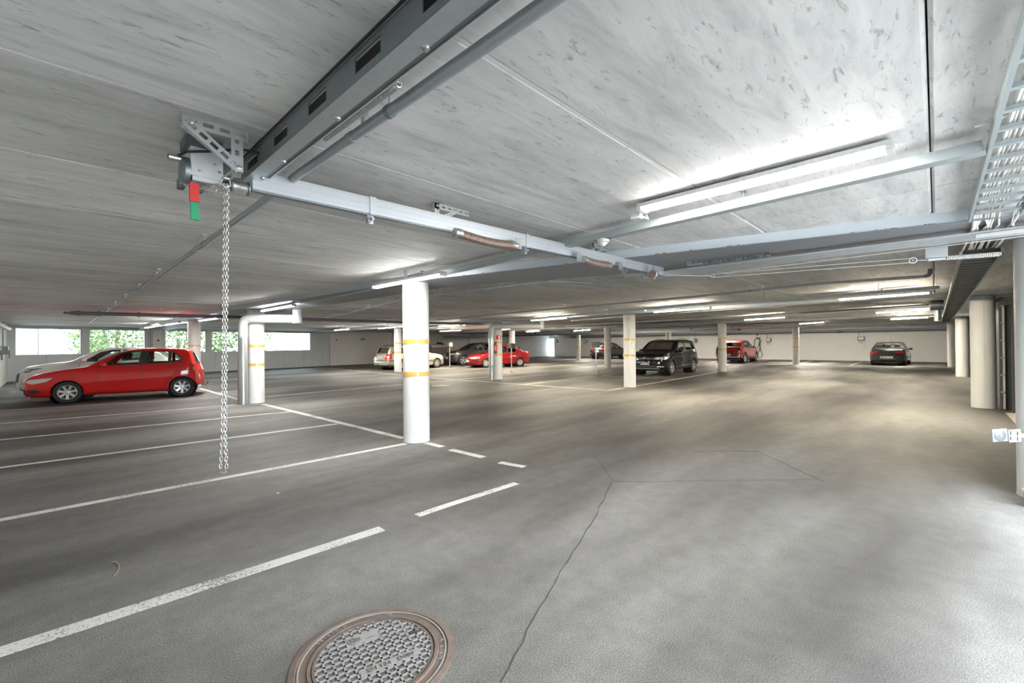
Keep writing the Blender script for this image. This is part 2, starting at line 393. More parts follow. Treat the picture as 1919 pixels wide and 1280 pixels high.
# ceiling: hollow-core planks laid along X, resting on the beams
ce = MB().b6(-1.5, 42.4, -1.45, 34.2, ZC+0.16, ZC+0.3).build('ceiling', 'slab_concrete', smooth=False, label='ceiling of long grey concrete planks', kind='structure')
SEG = [-1.48, 4.2, 13.4, 23.5, 33.8, 42.38]; PW = 1.168
for a, b in zip(SEG, SEG[1:]):
    L = b-a-0.01; w = PW-0.006; c = 0.014; mb = MB()
    sec = [(0, 0.155), (0, 0.022), (c, 0), (w-c, 0), (w, 0.022), (w, 0.155)]
    vs = [(x, y, z) for x in (0, L) for y, z in sec]
    mb.add(vs, [(0, 1, 2, 3, 4, 5), (11, 10, 9, 8, 7, 6)]+[(i, (i+1) % 6, 6+(i+1) % 6, 6+i) for i in range(6)])
    me = mb.mesh('concrete_plank', 'slab_concrete', (0, 0, 0), False)
    for k in range(-1, 29):
        link_copy(me, 'concrete_plank', (a+0.005, 0.012+k*PW+0.003, ZC), ce)
for k in range(1, 27):
    y = 0.012+k*PW
    g = MB().b6(-1.45, 4.15, y-0.010, y+0.010, ZC+0.002, ZC+0.02); g.build('grout_joint', 'grout', ce, smooth=False)
def blob(c, rx, ry, n, seed, rz=0):
    rnd = random.Random(seed); pts = []
    for i in range(n):
        t = 2*math.pi*i/n; k = 1+rnd.uniform(-0.22, 0.22); x, y = rx*k*math.cos(t), ry*k*math.sin(t)
        pts.append((c[0]+x*math.cos(rz)-y*math.sin(rz), c[1]+x*math.sin(rz)+y*math.cos(rz)))
    return pts
c = gp(1524, 421, ZC); MB().prism(blob(c, 0.16, 0.07, 26, 3, 1.2), ZC-0.004, ZC+0.002).build('plaster_patch', 'patch_plaster', ce, smooth=False)
c = gp(70, 335, ZC); MB().prism(blob(c, 0.05, 0.05, 20, 4), ZC-0.003, ZC+0.002).build('plaster_patch', 'patch_plaster', ce, smooth=False)

def offp2(P, d):
    n = len(P); cx = sum(p[0] for p in P)/n; out = []
    for x, y in P: out.append((x+(d if x > cx else -d), y))
    return out
# shallow steel beams under the planks
def beam(poly, label, z=ZB):
    o = MB().prism(poly, z, ZC+0.01).build('ceiling_beam', 'beam_paint', smooth=False, label=label, kind='structure')
    MB().prism(offp2(poly, -0.012), z-0.005, z+0.001).build('shaded_underside', 'beam_paint_shaded', o, smooth=False); return o  # underside in darkened beam paint, its shade put into the colour
N0, N1 = gp(1708, 425, ZB), gp(1000, 501.5, ZB); d = (N1-N0)/(N1.y-N0.y)
nA = N0+d*(-1.3-N0.y); nB = N0+d*(5.55-N0.y)
F0, F1 = gp(1262, 506.5, ZB), gp(940, 529.5, ZB); d2 = (F1-F0)/(F1.y-F0.y); fB = F0+d2*(5.75-F0.y); fA = V(nA.x+1.18, -1.3, ZB)
b1 = beam([(nA.x, nA.y), (fA.x, fA.y), (F0.x, F0.y), (fB.x, fB.y), (nB.x, nB.y)], 'pale blue steel beam slanting from the first pillar to the doorway')
b2 = beam([(nB.x, nB.y), (fB.x, fB.y), (4.55, 14.0), (4.6, 30.8), (3.3, 30.6), (3.25, 14)], 'pale blue steel beam running from the first pillar to the window wall')
rnd = random.Random(8)
for i in range(26):     # rust along the lower edge
    t = rnd.random(); p = nA+(nB-nA)*t; L = rnd.uniform(0.012, 0.05)
    dd = (nB-nA).normalized(); MB().bar(p-dd*L/2+V(-0.002, 0, 0.004), p+dd*L/2+V(-0.002, 0, 0.004), 0.006, rnd.uniform(0.004, 0.010)).build('rust_spot', 'rust', b1, smooth=False)
def beamline(pts, w, label):
    l_ = [(x-w/2, y) for x, y in pts]; r_ = [(x+w/2, y) for x, y in pts]; beam(l_+r_[::-1], label)
beamline([(14.3, -1.3), (13.6, 7.5), (13.3, 13.6), (13.7, 22), (13.9, 32.4)], 1.0, 'pale grey beam over the second row of pillars')
beamline([(25.9, -1.3), (23.8, 7.9), (23.3, 14.4), (23.0, 33)], 1.0, 'pale grey beam over the third row of pillars')
beamline([(34.8, -1.3), (33.9, 6.8), (33.9, 24), (33.9, 33.4)], 1.0, 'pale grey beam over the fourth row of pillars')

# walls
MB().b6(-1.5, -1.3, -1.45, 30.2, 0, ZC+0.2).build('wall_left', 'wall_white', smooth=False, label='white painted wall at the noses of the left bays', kind='structure')
MB().b6(42.2, 42.4, -1.45, 34.2, 0, ZC+0.2).build('wall_right', 'wall_white', smooth=False, label='white wall at the far right end', kind='structure')
wdr = MB().b6(-1.5, 0.55, -1.45, -1.25, 0, ZC+0.2).b6(0.55, 6.05, -1.45, -1.25, 2.36, ZC+0.2).b6(6.05, 6.9, -1.45, -1.25, 0, ZC+0.2).b6(6.9, 13.75, -1.45, -1.25, 2.36, ZC+0.2)
wdr.build('wall_doorway', 'wall_white', smooth=False, label='wall with the open doorway', kind='structure')
MB().b6(13.75, 42.3, -1.45, -1.25, 0, ZC+0.2).build('wall_service', 'wall_dark', smooth=False, label='dark wall behind the bare pillars of the right side', kind='structure')
A, B, C = V(-1.5, 29.97, 0), V(15.2, 32.9, 0), V(42.3, 34.0, 0)
ud = (B-A).normalized(); un = V(-ud.y, ud.x, 0)
def onwall(px, P=None, n=None):
    P = A if P is None else P; n = un if n is None else n
    dd = _f*F+_r*(px-959.5)-_u*10.0; t = (P-V(0, 0, EYE)).dot(n)/dd.dot(n); return V(dd.x*t, dd.y*t, 0)
def uu(px): return (onwall(px)-A).dot(ud)
WZ0, WZ1 = 1.17, 2.42; UL = (B-A).length
wins = [(uu(28), uu(153)), (uu(167), uu(273)), (uu(310), uu(387)), (uu(397), uu(478)), (uu(489), uu(583))]
ww = MB()
def wbox(mb, u0, u1, z0, z1, d0=0.0, d1=0.2):
    p = A+ud*(u0+u1)/2+un*(d0+d1)/2; p.z = (z0+z1)/2
    return mb.box(p, (u1-u0, d1-d0, z1-z0), math.atan2(ud.y, ud.x))
wbox(ww, 0, UL, WZ1, ZC+0.2)
ed = [0]+[x for w in wins for x in w]+[UL]
for i in range(0, len(ed), 2): wbox(ww, ed[i], ed[i+1], WZ0, WZ1)
wbox(ww, 0, UL, 0, 0.12, 0.02)
wk = ww.build('wall_windows', 'wall_panel', smooth=False, label='pale grey panelled wall with a band of windows', kind='structure')
u = 0.0; k = 0
while u < UL-0.05:
    u1 = min(u+1.42, UL); wbox(MB(), u+0.006, u1-0.006, 0.10, WZ0, 0.0, 0.2).build('wall_panel', 'wall_panel', wk, smooth=False); u = u1
wbox(MB(), 0, UL, 0.1, WZ0, 0.05, 0.19).build('panel_backing', 'wall_panel', wk, smooth=False)
for a, b, m in ((282, 301, 'wall_white'), (617, 634, 'wall_white')):
    wbox(MB(), uu(a), uu(b), 0, ZC, -0.12, 0).build('pilaster', m, wk, smooth=False)
for px, z in ((295, 1.86), (628.5, 1.93)):
    p = onwall(px)-un*0.125; p.z = z; MB().cyl(p, p-un*0.02, 0.05, 12).build('wall_hole', 'black', wk)
p = onwall(285)-un*0.17; MB().cyl(V(p.x, p.y, 0.9), V(p.x, p.y, ZC), 0.035, 10).build('wall_pipe', 'white_plastic', wk)
for i, (a, b) in enumerate(wins):
    fr = MB()
    for z0, z1 in ((WZ0, WZ0+0.035), (WZ1-0.035, WZ1)): wbox(fr, a, b, z0, z1, 0.05, 0.12)
    for x in (a, b-0.035): wbox(fr, x, x+0.035, WZ0, WZ1, 0.05, 0.12)
    wo_ = fr.build(f'window_{i+1}', 'white_plastic', smooth=False, kind='structure',
                   label=['leftmost window, blown out white above the white car', 'second window from the left with green trees behind', 'third window, partly hidden by a round pillar', 'fourth window, beside the grey duct', 'rightmost window, right of the pillar with the duct'][i])
    wbox(MB(), a+0.02, b-0.02, WZ0+0.02, WZ1-0.02, 0.080, 0.084).build('pane', 'pane', wo_, smooth=False)
    n = 3 if i < 2 else 2
    for j in range(1, n):
        x = a+(b-a)*j/n; wbox(MB(), x-0.014, x+0.014, WZ0, WZ1, 0.06, 0.11).build('mullion', 'pipe_grey', wo_, smooth=False)
    for j in range(5):
        x = a+(b-a)*(j+0.5)/5
        for z in (WZ0+0.01, WZ1-0.01): wbox(MB(), x-0.03, x+0.03, z-0.02, z+0.02, 0.0, 0.05).build('clip', 'pipe_grey', wo_, smooth=False)
# back wall right of the windows, with a glazed door glowing with daylight
wb_ = MB(); dB = (C-B).normalized(); nB_ = V(-dB.y, dB.x, 0)
mid = (B+C)/2+nB_*0.1; wb_.box((mid.x, mid.y, (ZC+0.2)/2), ((C-B).length+0.1, 0.2, ZC+0.2), math.atan2(dB.y, dB.x))
wbk = wb_.build('wall_back', 'wall_white', smooth=False, label='white back wall behind the beige estate car', kind='structure')
for px, w in ((735, 0.35), (829, 0.5), (880, 0.3), (1010, 0.35)):
    p = onwall(px, B, nB_); p.z = ZC/2
    if px < 1000: MB().box(p-nB_*0.1, (w, 0.2, ZC), math.atan2(dB.y, dB.x)).build('pilaster', 'wall_white', wbk, smooth=False)
# glazed exit door in the right wall next to the far corner
dy1, dy0 = onwall(1026, V(42.2, 0, 0), V(1, 0, 0)).y, onwall(1039.5, V(42.2, 0, 0), V(1, 0, 0)).y
dr = MB().b6(42.12, 42.2, dy0-0.06, dy0, 0, 2.16).b6(42.12, 42.2, dy1, dy1+0.06, 0, 2.16).b6(42.12, 42.2, dy0-0.06, dy1+0.06, 2.1, 2.16).build('door_1', 'white_plastic', smooth=False, kind='structure', label='bright frosted glass door beside the green exit sign')
MB().b6(42.15, 42.19, dy0, dy1, 0.0, 2.1).build('door_leaf', 'door_daylight', dr, smooth=False)
for z in (0.55, 1.1, 1.65): MB().b6(42.11, 42.15, dy1-0.16, dy1-0.05, z-0.06, z+0.06).build('door_hinge', 'white_plastic', dr, smooth=False)
MB().b6(42.06, 42.12, dy0+0.1, dy0+0.16, 1.0, 1.06).build('door_handle', 'steel', dr, smooth=False)
# dark sectional door in the right-hand wall, between the first two door-side pillars
d2_ = MB().b6(6.9, 7.05, -1.42, -1.2, 0, 2.36).b6(13.55, 13.75, -1.42, -1.12, 0, 2.36).b6(6.9, 13.75, -1.42, -1.15, 2.2, 2.36).build('door_2', 'wall_dark', smooth=False, kind='structure', label='dark grey sectional door behind the door-side pillars')
for i in range(6): MB().b6(7.05, 13.55, -1.40, -1.34, 0.01+i*0.365, 0.01+i*0.365+0.357).build('door_panel', 'motor_dark', d2_, smooth=False)
MB().b6(13.97, 14.02, -1.25, -0.97, 0, 2.3).build('door_track', 'wall_dark', d2_, smooth=False)
for i in range(6): MB().b6(13.90, 13.96, -1.045, -1.015, 0.03+i*0.365, 0.03+i*0.365+0.33).build('door_edge', 'door_light', d2_, smooth=False)
for i in range(6): MB().cyl((13.84, -1.03, 0.38+i*0.365), (13.96, -0.99, 0.38+i*0.365), 0.015, 8).build('door_roller', 'steel', d2_)
MB().b6(7.05, 13.4, -1.34, -1.0, 0.0, 0.012).build('threshold', 'threshold', d2_, smooth=False)

# pillars: base pixel of the near edge, centre pushed back by the radius
CR = 0.20
cols = [('col1', gp(781, 830.5), 'white round pillar standing nearest, under the lit strip lamp', (640, 701.5)),
 ('col2', gp(480, 756), 'white round pillar with a tall metal duct on its left', (648.5, 683.5)),
 ('col3', gp(745.7, 696.8), 'slim white pillar in front of the beige estate car', (643, 660.5)),
 ('col4', gp(933, 711.3), 'white pillar carrying the red fire extinguisher', (642, 664.8)),
 ('colA', gp(1084, 674), 'far white pillar left of the dark crossover by the glass door', (638.4, 650.3)),
 ('colB', gp(1139, 690.3), 'white pillar standing in front of the dark crossover', (638.9, 656)),
 ('colC', gp(1180.5, 725.9), 'white pillar with a paper notice, in front of the black SUV', (636.5, 666)),
 ('colD', gp(1354, 696.7), 'white pillar in front of the red crossover at the charger', (634.5, 654.6)),
 ('colE', gp(1491.5, 683), 'white pillar between the red crossover and the grey saloon', (633.4, 650)),
 ('colW', V(3.74, 20.0, 0), 'white pillar behind the red hatchback, before the windows', (648, None)),
 ('colT', V(33.9, 15.3, 0), 'far white pillar seen above the roof of the black SUV', (None, None)),
 ('colF', V(23.2, 22.2, 0), 'far white pillar behind the red saloon', (644, None)),
 ('colR0', gp(1917, 931), 'pale pillar cut by the right edge of the picture', (None, None)),
 ('colR1', gp(1844, 765.5), 'bare pale pillar next to the dark sectional door', (None, None)),
 ('colR2', gp(1804, 706.3), 'bare pale pillar, second beyond the dark sectional door', (None, None)),
 ('colR3', gp(1785, 688.3), 'bare pale pillar farthest along the right side', (None, None))]
CP = {}
for key, P, lab, bands in cols:
    ctr = P.copy() if key in ('colW', 'colT', 'colF') else P+P.normalized()*CR
    if key == 'colR0': ctr = V(P.x+0.10, P.y-0.17, 0)
    CP[key] = ctr
    o = thing('pillar', lab, 'pillar', ctr, group='round concrete pillars')
    MB().lathe([(CR+0.004, 0), (CR, 0.02), (CR, ZB-0.006)], ctr, n=40).build('shaft', 'column_paint', o)
    tc = V(-ctr.x, -ctr.y, 0).normalized()
    if key.startswith('colR'):
        sd = V(tc.y, -tc.x, 0); q = ctr+(tc*0.98+sd*-0.1).normalized()*CR
        MB().cyl((q.x, q.y, 0), (q.x, q.y, ZB), 0.004, 6).build('form_seam', 'column_paint', o)
    for py in bands:
        if py is None: continue
        z = hz(ctr-ctr.normalized()*CR, py); bh = 0.034
        MB().lathe([(CR-0.002, -bh), (CR+0.0035, -bh), (CR+0.0035, bh), (CR-0.002, bh)], (ctr.x, ctr.y, z), n=40).build('reflective_band', 'yellow_band', o)
        for dv in (0.12, 2.2, -1.45):
            a0 = math.atan2(tc.y, tc.x)+dv
            pts = arc((ctr.x, ctr.y, z), CR+0.0045, a0-0.05, a0+0.05, (1, 0, 0), (0, 1, 0), 4); mb = MB()
            for a, b in zip(pts, pts[1:]): mb.add([(a.x, a.y, z-bh), (b.x, b.y, z-bh), (b.x, b.y, z+bh), (a.x, a.y, z+bh)], [(0, 1, 2, 3)])
            mb.build('band_reflector', 'white_band', o)
# ------------------------------------------------------------------ lamps and their rails
def lamp(a, b, label, mat='tube_warm', z=2.40, w=0.09, h=0.055, clips=False):
    p, q = gp(*a, z), gp(*b, z); L = (q-p).length
    mid = (p+q)/2; o = thing('strip_lamp', label, 'lamp', (mid.x, mid.y, z), group='fluorescent strip lamps under the ceiling')
    d = (q-p).normalized(); sd = d.cross(V(0, 0, 1))
    MB().bar(p+V(0, 0, h*0.72), q+V(0, 0, h*0.72), w*1.06, h*0.56).build('housing', 'white_plastic', o, smooth=False)
    sec = [(-w/2, h*0.44), (-w*0.47, h*0.22), (-w*0.33, 0.004), (w*0.33, 0.004), (w*0.47, h*0.22), (w/2, h*0.44)]
    vs = [e+sd*x+V(0, 0, y) for e in (p+d*0.03, q-d*0.03) for x, y in sec]
    MB().add(vs, [(5, 4, 3, 2, 1, 0), (6, 7, 8, 9, 10, 11)]+[(i, (i+1) % 6, 6+(i+1) % 6, 6+i) for i in range(6)]).build('diffuser', mat, o, smooth=False)
    for e, k in ((p, 1), (q, -1)): MB().bar(e, e+d*k*0.03, w, h*0.9, dh=h*0.45).build('end_cap', 'white_plastic', o, smooth=False)
    if clips:
        for t in (0.05, 0.27, 0.5, 0.73, 0.95):
            e = p+(q-p)*t; MB().bar(e-d*0.006, e+d*0.006, w+0.006, 0.03, dh=h*0.55).build('clip', 'steel', o, smooth=False)
    MB().bar(mid-d*0.02+V(0, 0, h), mid+d*0.02+V(0, 0, h), 0.03, ZB-z-h if mid.y > 99 else max(0.01, ZC-z-h), dh=max(0.01, ZC-z-h)/2).build('hanger', 'white_plastic', o, smooth=False)
    return o
lamp((1201, 398), (1675, 284), 'long bright white strip lamp at upper right, nearest to the camera', 'tube_near', 2.47, 0.115, 0.05)
lamp((702, 541), (832, 517), 'strip lamp in front of the nearest white pillar', 'tube_near', 2.362, 0.10, 0.06, True)
L = [((492, 584), (551, 574), 'strip lamp above the bent grey duct of the left pillar', 'tube_cool'),
 ((375, 602), (409, 597.5), 'strip lamp left of the bent duct, above the red hatchback', 'tube_cool'),
 ((312, 609.5), (336, 606), 'strip lamp over the windows, second from the left wall', 'tube_cool'),
 ((273, 615), (291, 612.5), 'strip lamp over the second window, hung nearest to the window wall', 'tube_cool'),
 ((1571, 563), (1746, 550), 'long strip lamp at right, over the open drive lane', 'tube_warm'),
 ((1642, 587.5), (1745, 581), 'strip lamp at far right, second of three behind each other', 'tube_warm'),
 ((1670, 599.5), (1742, 595.5), 'strip lamp at far right, third of three behind each other', 'tube_warm'),
 ((1396, 600.5), (1473, 595.5), 'strip lamp above the red crossover at the charger', 'tube_warm'),
 ((1226, 586), (1332, 578.5), 'strip lamp right of the pillar with the notice', 'tube_warm'),
 ((996, 601.5), (1064, 597), 'strip lamp between the extinguisher pillar and the notice pillar', 'tube_warm'),
 ((1499, 607.5), (1546, 604.5), 'strip lamp just right of the pillar near the grey saloon', 'tube_warm'),
 ((1076, 620.5), (1107, 618.5), 'far strip lamp at the pillar left of the dark crossover', 'tube_warm'),
 ((987, 622.3), (1012, 620.8), 'far strip lamp right of the red saloon', 'tube_warm'),
 ((939, 618.5), (962, 616), 'far strip lamp above the roof of the red saloon', 'tube_warm'),
 ((823, 612.5), (873, 609.5), 'strip lamp above the dark grey electric car', 'tube_warm'),
 ((825, 621.3), (865, 619.3), 'far strip lamp low over the dark grey electric car', 'tube_warm'),
 ((710, 616.5), (744, 613.5), 'strip lamp left of the slim pillar at the estate car', 'tube_mid'),
 ((628, 619.5), (656, 617), 'strip lamp above the rear of the beige estate car', 'tube_mid')]
for a, b, lab, m in L: lamp(a, b, lab, m, 2.365, 0.09)
def added_lamp(x, y0, y1, z, label, mat):  # unseen extra lamps, added to brighten the far wall
    o = thing('strip_lamp', label, 'lamp', (x, (y0+y1)/2, z), group='fluorescent strip lamps under the ceiling')
    MB().b6(x-0.05, x+0.05, y0, y1, z+0.02, ZC-0.001).build('housing', 'white_plastic', o, smooth=False); MB().b6(x-0.06, x+0.06, y0+0.03, y1-0.03, z, z+0.02).build('diffuser', mat, o, smooth=False)
for y, lab in ((1.5, 'above the grey saloon'), (6.3, 'right of the red crossover'), (11.5, 'above the red crossover at the charger'), (17.5, 'between the far cars'), (24.0, 'above the dark crossover')):
    added_lamp(35.0, y-0.75, y+0.75, 2.485, 'unseen ceiling lamp added behind the farthest beam to light the far wall, '+lab, 'tube_added')
# wall lamp over the left bays
o = thing('wall_lamp', 'unlit white strip lamp on the left wall', 'lamp', (-1.2, 25.5, 2.28))
MB().b6(-1.3, -1.12, 22.0, 28.6, 2.30, 2.36).build('housing', 'white_plastic', o, smooth=False)
MB().b6(-1.28, -1.14, 22.05, 28.55, 2.26, 2.30).build('cover', 'white_plastic', o, smooth=False)

def polypath(pts, z): return [gp(x, y, z) for x, y in pts]
def channel(name, pts, w, h, mat, label, cat, zoff=0.0, hang=2.2):
    o = thing(name, label, cat, (pts[0].x, pts[0].y, pts[0].z))
    for a, b in zip(pts, pts[1:]):
        d = (b-a).normalized()
        s_ = MB().bar(a-d*0.01, b+d*0.01, w, 0.004, dh=0.0); s_.bar(a, b, 0.004, h, dw=-w/2, dh=h/2).bar(a, b, 0.004, h, dw=w/2, dh=h/2)
        s_.build('rail_section', mat, o, smooth=False)
        n = max(1, int((b-a).length/hang))
        for i in range(n):
            q = a+(b-a)*(i+0.5)/n
            MB().cyl(q+V(0, 0, h), (q.x, q.y, ZC), 0.005, 6).box((q.x, q.y, ZC-0.004), (0.05, 0.03, 0.008)).build('hanger', 'galv_dark', o)
    return o
zt = 2.425
pts = [V(3.02+0.12, -0.22, zt), gp(1140, 446, zt), gp(900, 500, zt), gp(600, 563, zt), gp(420, 596.5, zt), gp(273, 615, zt)]
pts[0] = gp(1842, 287, zt)
ch1 = channel('cable_channel', pts, 0.085, 0.055, 'tray_grey', 'grey cable channel running under the ceiling past the nearest lamp', 'cable channel')
zt = 2.42
channel('cable_channel', polypath([(1760, 541), (1550, 557), (1330, 570), (1180, 583), (960, 601.5), (757, 619), (640, 629)], 2.37)[0:6], 0.09, 0.05, 'tray_grey', 'grey cable channel over the second row of lamps', 'cable channel')
channel('cable_channel', polypath([(1740, 577), (1540, 587.5), (1160, 606), (1062, 612)], zt), 0.09, 0.05, 'tray_grey', 'grey cable channel over the third row of lamps', 'cable channel')

def pipe(name, pts, r, mat, label, cat='pipe', hang=1.8, heads=True, joints=True):
    o = thing(name, label, cat, pts[0])
    MB().tube(pts, r, 10).build('tube', mat, o)
    for a, b in zip(pts, pts[1:]):
        Ls = (b-a).length; d = (b-a).normalized(); n = int(Ls/hang)
        for i in range(n):
            q = a+(b-a)*(i+0.5)/n; top = ZC
            MB().cyl(q+V(0, 0, r), (q.x, q.y, top), 0.004, 6).box((q.x, q.y, top-0.005), (0.04, 0.04, 0.01)).build('hanger', 'galv_bright', o)
            MB().cyl(q-d*0.012, q+d*0.012, r+0.004, 10).build('clamp', 'galv_dark', o)
            if joints:
                e = q+d*0.33; MB().cyl(e-d*0.02, e+d*0.02, r+0.003, 10).build('coupling', mat, o)
            if heads:
                e = q+d*0.22; MB().cyl(e, e+V(0, 0, r+0.05), 0.010, 8).cyl(e+V(0, 0, r+0.05), e+V(0, 0, r+0.055), 0.022, 8).build('sprinkler', 'steel', o)
    return o
pA = polypath([(1062, -8), (562, 325), (483, 385), (325, 498), (248, 551.7), (197, 586.7)], 2.45)
far = gp(141, 611, 2.45); pA[0] = V(pA[1].x+0.01, -1.2, 2.45); pA.append(V(pA[-1].x, 24.5, 2.45))
pipe('sprinkler_pipe', [V(1.0+(p.x-1.0)*1, p.y, 2.45) for p in pA], 0.024, 'pipe_grey', 'grey sprinkler pipe crossing the upper left ceiling towards the windows', hang=1.6)
pm = [gp(150, 587, 2.365), gp(430, 594, 2.365), gp(755, 604, 2.365), gp(905, 607, 2.365)]
mp = pipe('water_main', pm, 0.048, 'pipe_dark', 'thick dark water pipe across the ceiling above the bent duct', hang=3.0, heads=False)
d = (pm[0]-pm[1]).normalized(); e = pm[0]
MB().lathe([(0.062, 0), (0.062, 0.05), (0.05, 0.05), (0.05, 0.16), (0.03, 0.18), (0.03, 0.28), (0.012, 0.30)], e, d, 14).build('end_valve', 'pipe_dark', mp)
for t in (0.06, 0.19): q = e-d*t*6; MB().cyl(q-d*0.03, q+d*0.03, 0.066, 14).build('flange', 'pipe_dark', mp)
pipe('sprinkler_pipe', polypath([(590, 599), (640, 590), (758, 560), (1030, 526), (1111, 531), (1250, 511.5)], 2.46), 0.018, 'pipe_grey', 'thin sprinkler pipe with a kink, right of the nearest pillar', hang=1.5)
ps = polypath([(820, 599.5), (1000, 582.5), (1300, 556), (1540, 531), (1733, 518)], 2.44)
sp = pipe('sprinkler_pipe', ps, 0.022, 'pipe_grey', 'thin sprinkler pipe ending in an upturned elbow at right', hang=1.9)
e = ps[-1]; MB().tube([e, e+V(-0.01, -0.04, 0.01), e+V(-0.01, -0.06, 0.05), e+V(-0.01, -0.06, 0.10)], 0.027, 10).build('elbow', 'pipe_dark', sp)
pipe('conduit', polypath([(1750, 549), (1540, 568), (1160, 594), (1070, 601)], 2.41), 0.014, 'tray_grey', 'thin grey conduit below the second row of lamps', heads=False)
pipe('conduit', polypath([(1760, 590), (1480, 604), (1168, 616)], 2.40), 0.02, 'pipe_dark', 'dark conduit above the grey saloon', heads=False)
pipe('sprinkler_pipe', polypath([(1040, 614), (1250, 603), (1440, 590.5), (1740, 571)], 2.47), 0.02, 'pipe_dark', 'dark sprinkler pipe beyond the notice pillar', heads=True)
pipe('sprinkler_pipe', polypath([(560, 604), (640, 600.5), (735, 596)], 2.44), 0.018, 'pipe_grey', 'short sprinkler pipe right of the bent duct', hang=2.0)
for i, (x, z, r, lab) in enumerate(((41.6, 2.20, 0.05, 'lowest'), (41.2, 2.33, 0.04, 'middle'), (40.6, 2.42, 0.06, 'highest'))):
    pipe('wall_pipe', [V(x, -1.0, z), V(x, 30.5, z)], r, ('pipe_dark', 'pipe_grey', 'galv')[i], f'{lab} of three long pipes along the top of the far right wall', heads=False, hang=4)
o = MB().b6(30.0, 30.5, 9.0, 31.0, 2.22, 2.34).b6(30.2, 30.3, 12, 12.1, 2.34, ZC-0.003).b6(30.2, 30.3, 26, 26.1, 2.34, ZC-0.003).build('air_duct', 'galv_dark', smooth=False, label='long flat ventilation duct under the far ceiling', cat='duct')
o = MB().b6(25.2, 25.6, 27.0, 32.9, 2.12, 2.3).b6(25.35, 25.45, 29, 29.1, 2.3, ZC-0.003).build('air_duct', 'galv', smooth=False, label='short flat ventilation duct above the dark electric car', cat='duct')
# bits at the end of the far tray
p = gp(1757, 580, 2.3); o = thing('valve_pipe', 'pipe with a round valve at the far cable tray', 'pipe', (p.x, p.y, 2.0))
MB().cyl((p.x, p.y, 2.0), (p.x, p.y, 2.42), 0.07, 12).build('tube', 'galv_bright', o); MB().lathe([(0.13, -0.12), (0.16, 0), (0.13, 0.12)], (p.x, p.y, 2.42), (0, 1, 0), 14).build('valve', 'galv_dark', o)

# smoke detectors
for px, py, z, lab in ((1128, 441, 2.385, 'white smoke detector under the nearest cable channel'), (1136, 589, 2.37, 'far white smoke detector left of the notice pillar')):
    p = gp(px, py, z) if px > 1130 else V(*gp(1130, 448.5, 2.425)[:2], z); o = thing('smoke_detector', lab, 'detector', p)
    MB().lathe([(0.055, (ZC+0.002-z) if px > 1130 else 2.426-z), (0.058, 0.015), (0.045, 0.008)], p, n=20).build('base', 'white_plastic', o)
    MB().lathe([(0.045, 0.012), (0.04, 0.0), (0.022, -0.012), (0.018, -0.022), (0, -0.024)], p, n=20).build('dome', 'white_plastic', o)
# ballast box beside the nearest lamp
p = gp(1193, 406, 2.46); o = thing('junction_box', 'small white junction box at the end of the nearest strip lamp', 'box', p)
MB().box(p, (0.05, 0.075, 0.04)).build('body', 'white_plastic', o, smooth=False); MB().tube([p+V(0.02, -0.03, 0), p+V(0.05, -0.07, -0.02), p+V(0.08, -0.04, 0.02)], 0.006, 6).build('lead', 'cable_white', o)
# sensor housing on the notice pillar
p = gp(1197, 583, 2.40); MB().box((p.x, p.y, 2.42), (0.12, 0.42, 0.06)).build('emergency_lamp', 'white_plastic', smooth=False, label='unlit white emergency lamp on top of the notice pillar', cat='lamp')

# ------------------------------------------------------------------ door gear under the ceiling
# left running rail of the door
X0, X1, YA, YE, ZT = 0.735, 0.805, -1.25, 2.76, 2.395
t1 = thing('door_track', 'galvanised door track running overhead towards the winch', 'door track', (X0, YE, ZT))
MB().b6(X0, X1, YA, YE, ZT, ZT+0.004).build('bottom_flange', 'galv', t1, smooth=False)
MB().perf((X0, YA, ZT+0.055), (X0, YE, ZT+0.055), 0.105, 0.004, (1, 0, 0), pitch=0.40, slot=0.17, hole=0.5).build('slotted_web', 'galv_dark', t1, smooth=False)
MB().b6(X0+0.03, X0+0.034, YA, YE, ZT+0.01, ZT+0.11).build('back_web', 'black', t1, smooth=False)
MB().b6(X1, X1+0.003, YA, YE, ZT, ZT+0.032).b6(X1, X1+0.045, YA, YE, ZT+0.030, ZT+0.034).build('inner_lip', 'galv_dark', t1, smooth=False)
MB().b6(X1+0.043, X1+0.05, YA, YE, ZT+0.024, ZT+0.05).build('edge_strip', 'alu', t1, smooth=False)
MB().b6(X0-0.012, X0-0.006, YA, YE, ZT+0.105, ZT+0.115).build('top_cable', 'rubber', t1, smooth=False)
for y in (0.0, 0.55, 1.12, 1.72, 2.31, 2.62, 2.70):
    MB().lathe([(0.013, 0), (0.012, -0.006), (0.006, -0.010), (0.0, -0.011)], (X1-0.006, y, ZT), n=10).build('bolt', 'steel', t1)
def coil(p, q, r, wire, turns, n=10, seg=10):
    p, q = V(p), V(q); d = (q-p); L = d.length; d.normalize(); a = d.orthogonal().normalized(); b = d.cross(a)
    return MB().tube([p+d*L*i/(turns*seg)+(a*math.cos(2*math.pi*i/seg)+b*math.sin(2*math.pi*i/seg))*r for i in range(turns*seg+1)], wire, 5)
coil((X1+0.075, 1.40, ZT+0.04), (X1+0.075, 2.02, ZT+0.04), 0.011, 0.0035, 60).build('buffer_spring', 'steel', t1)
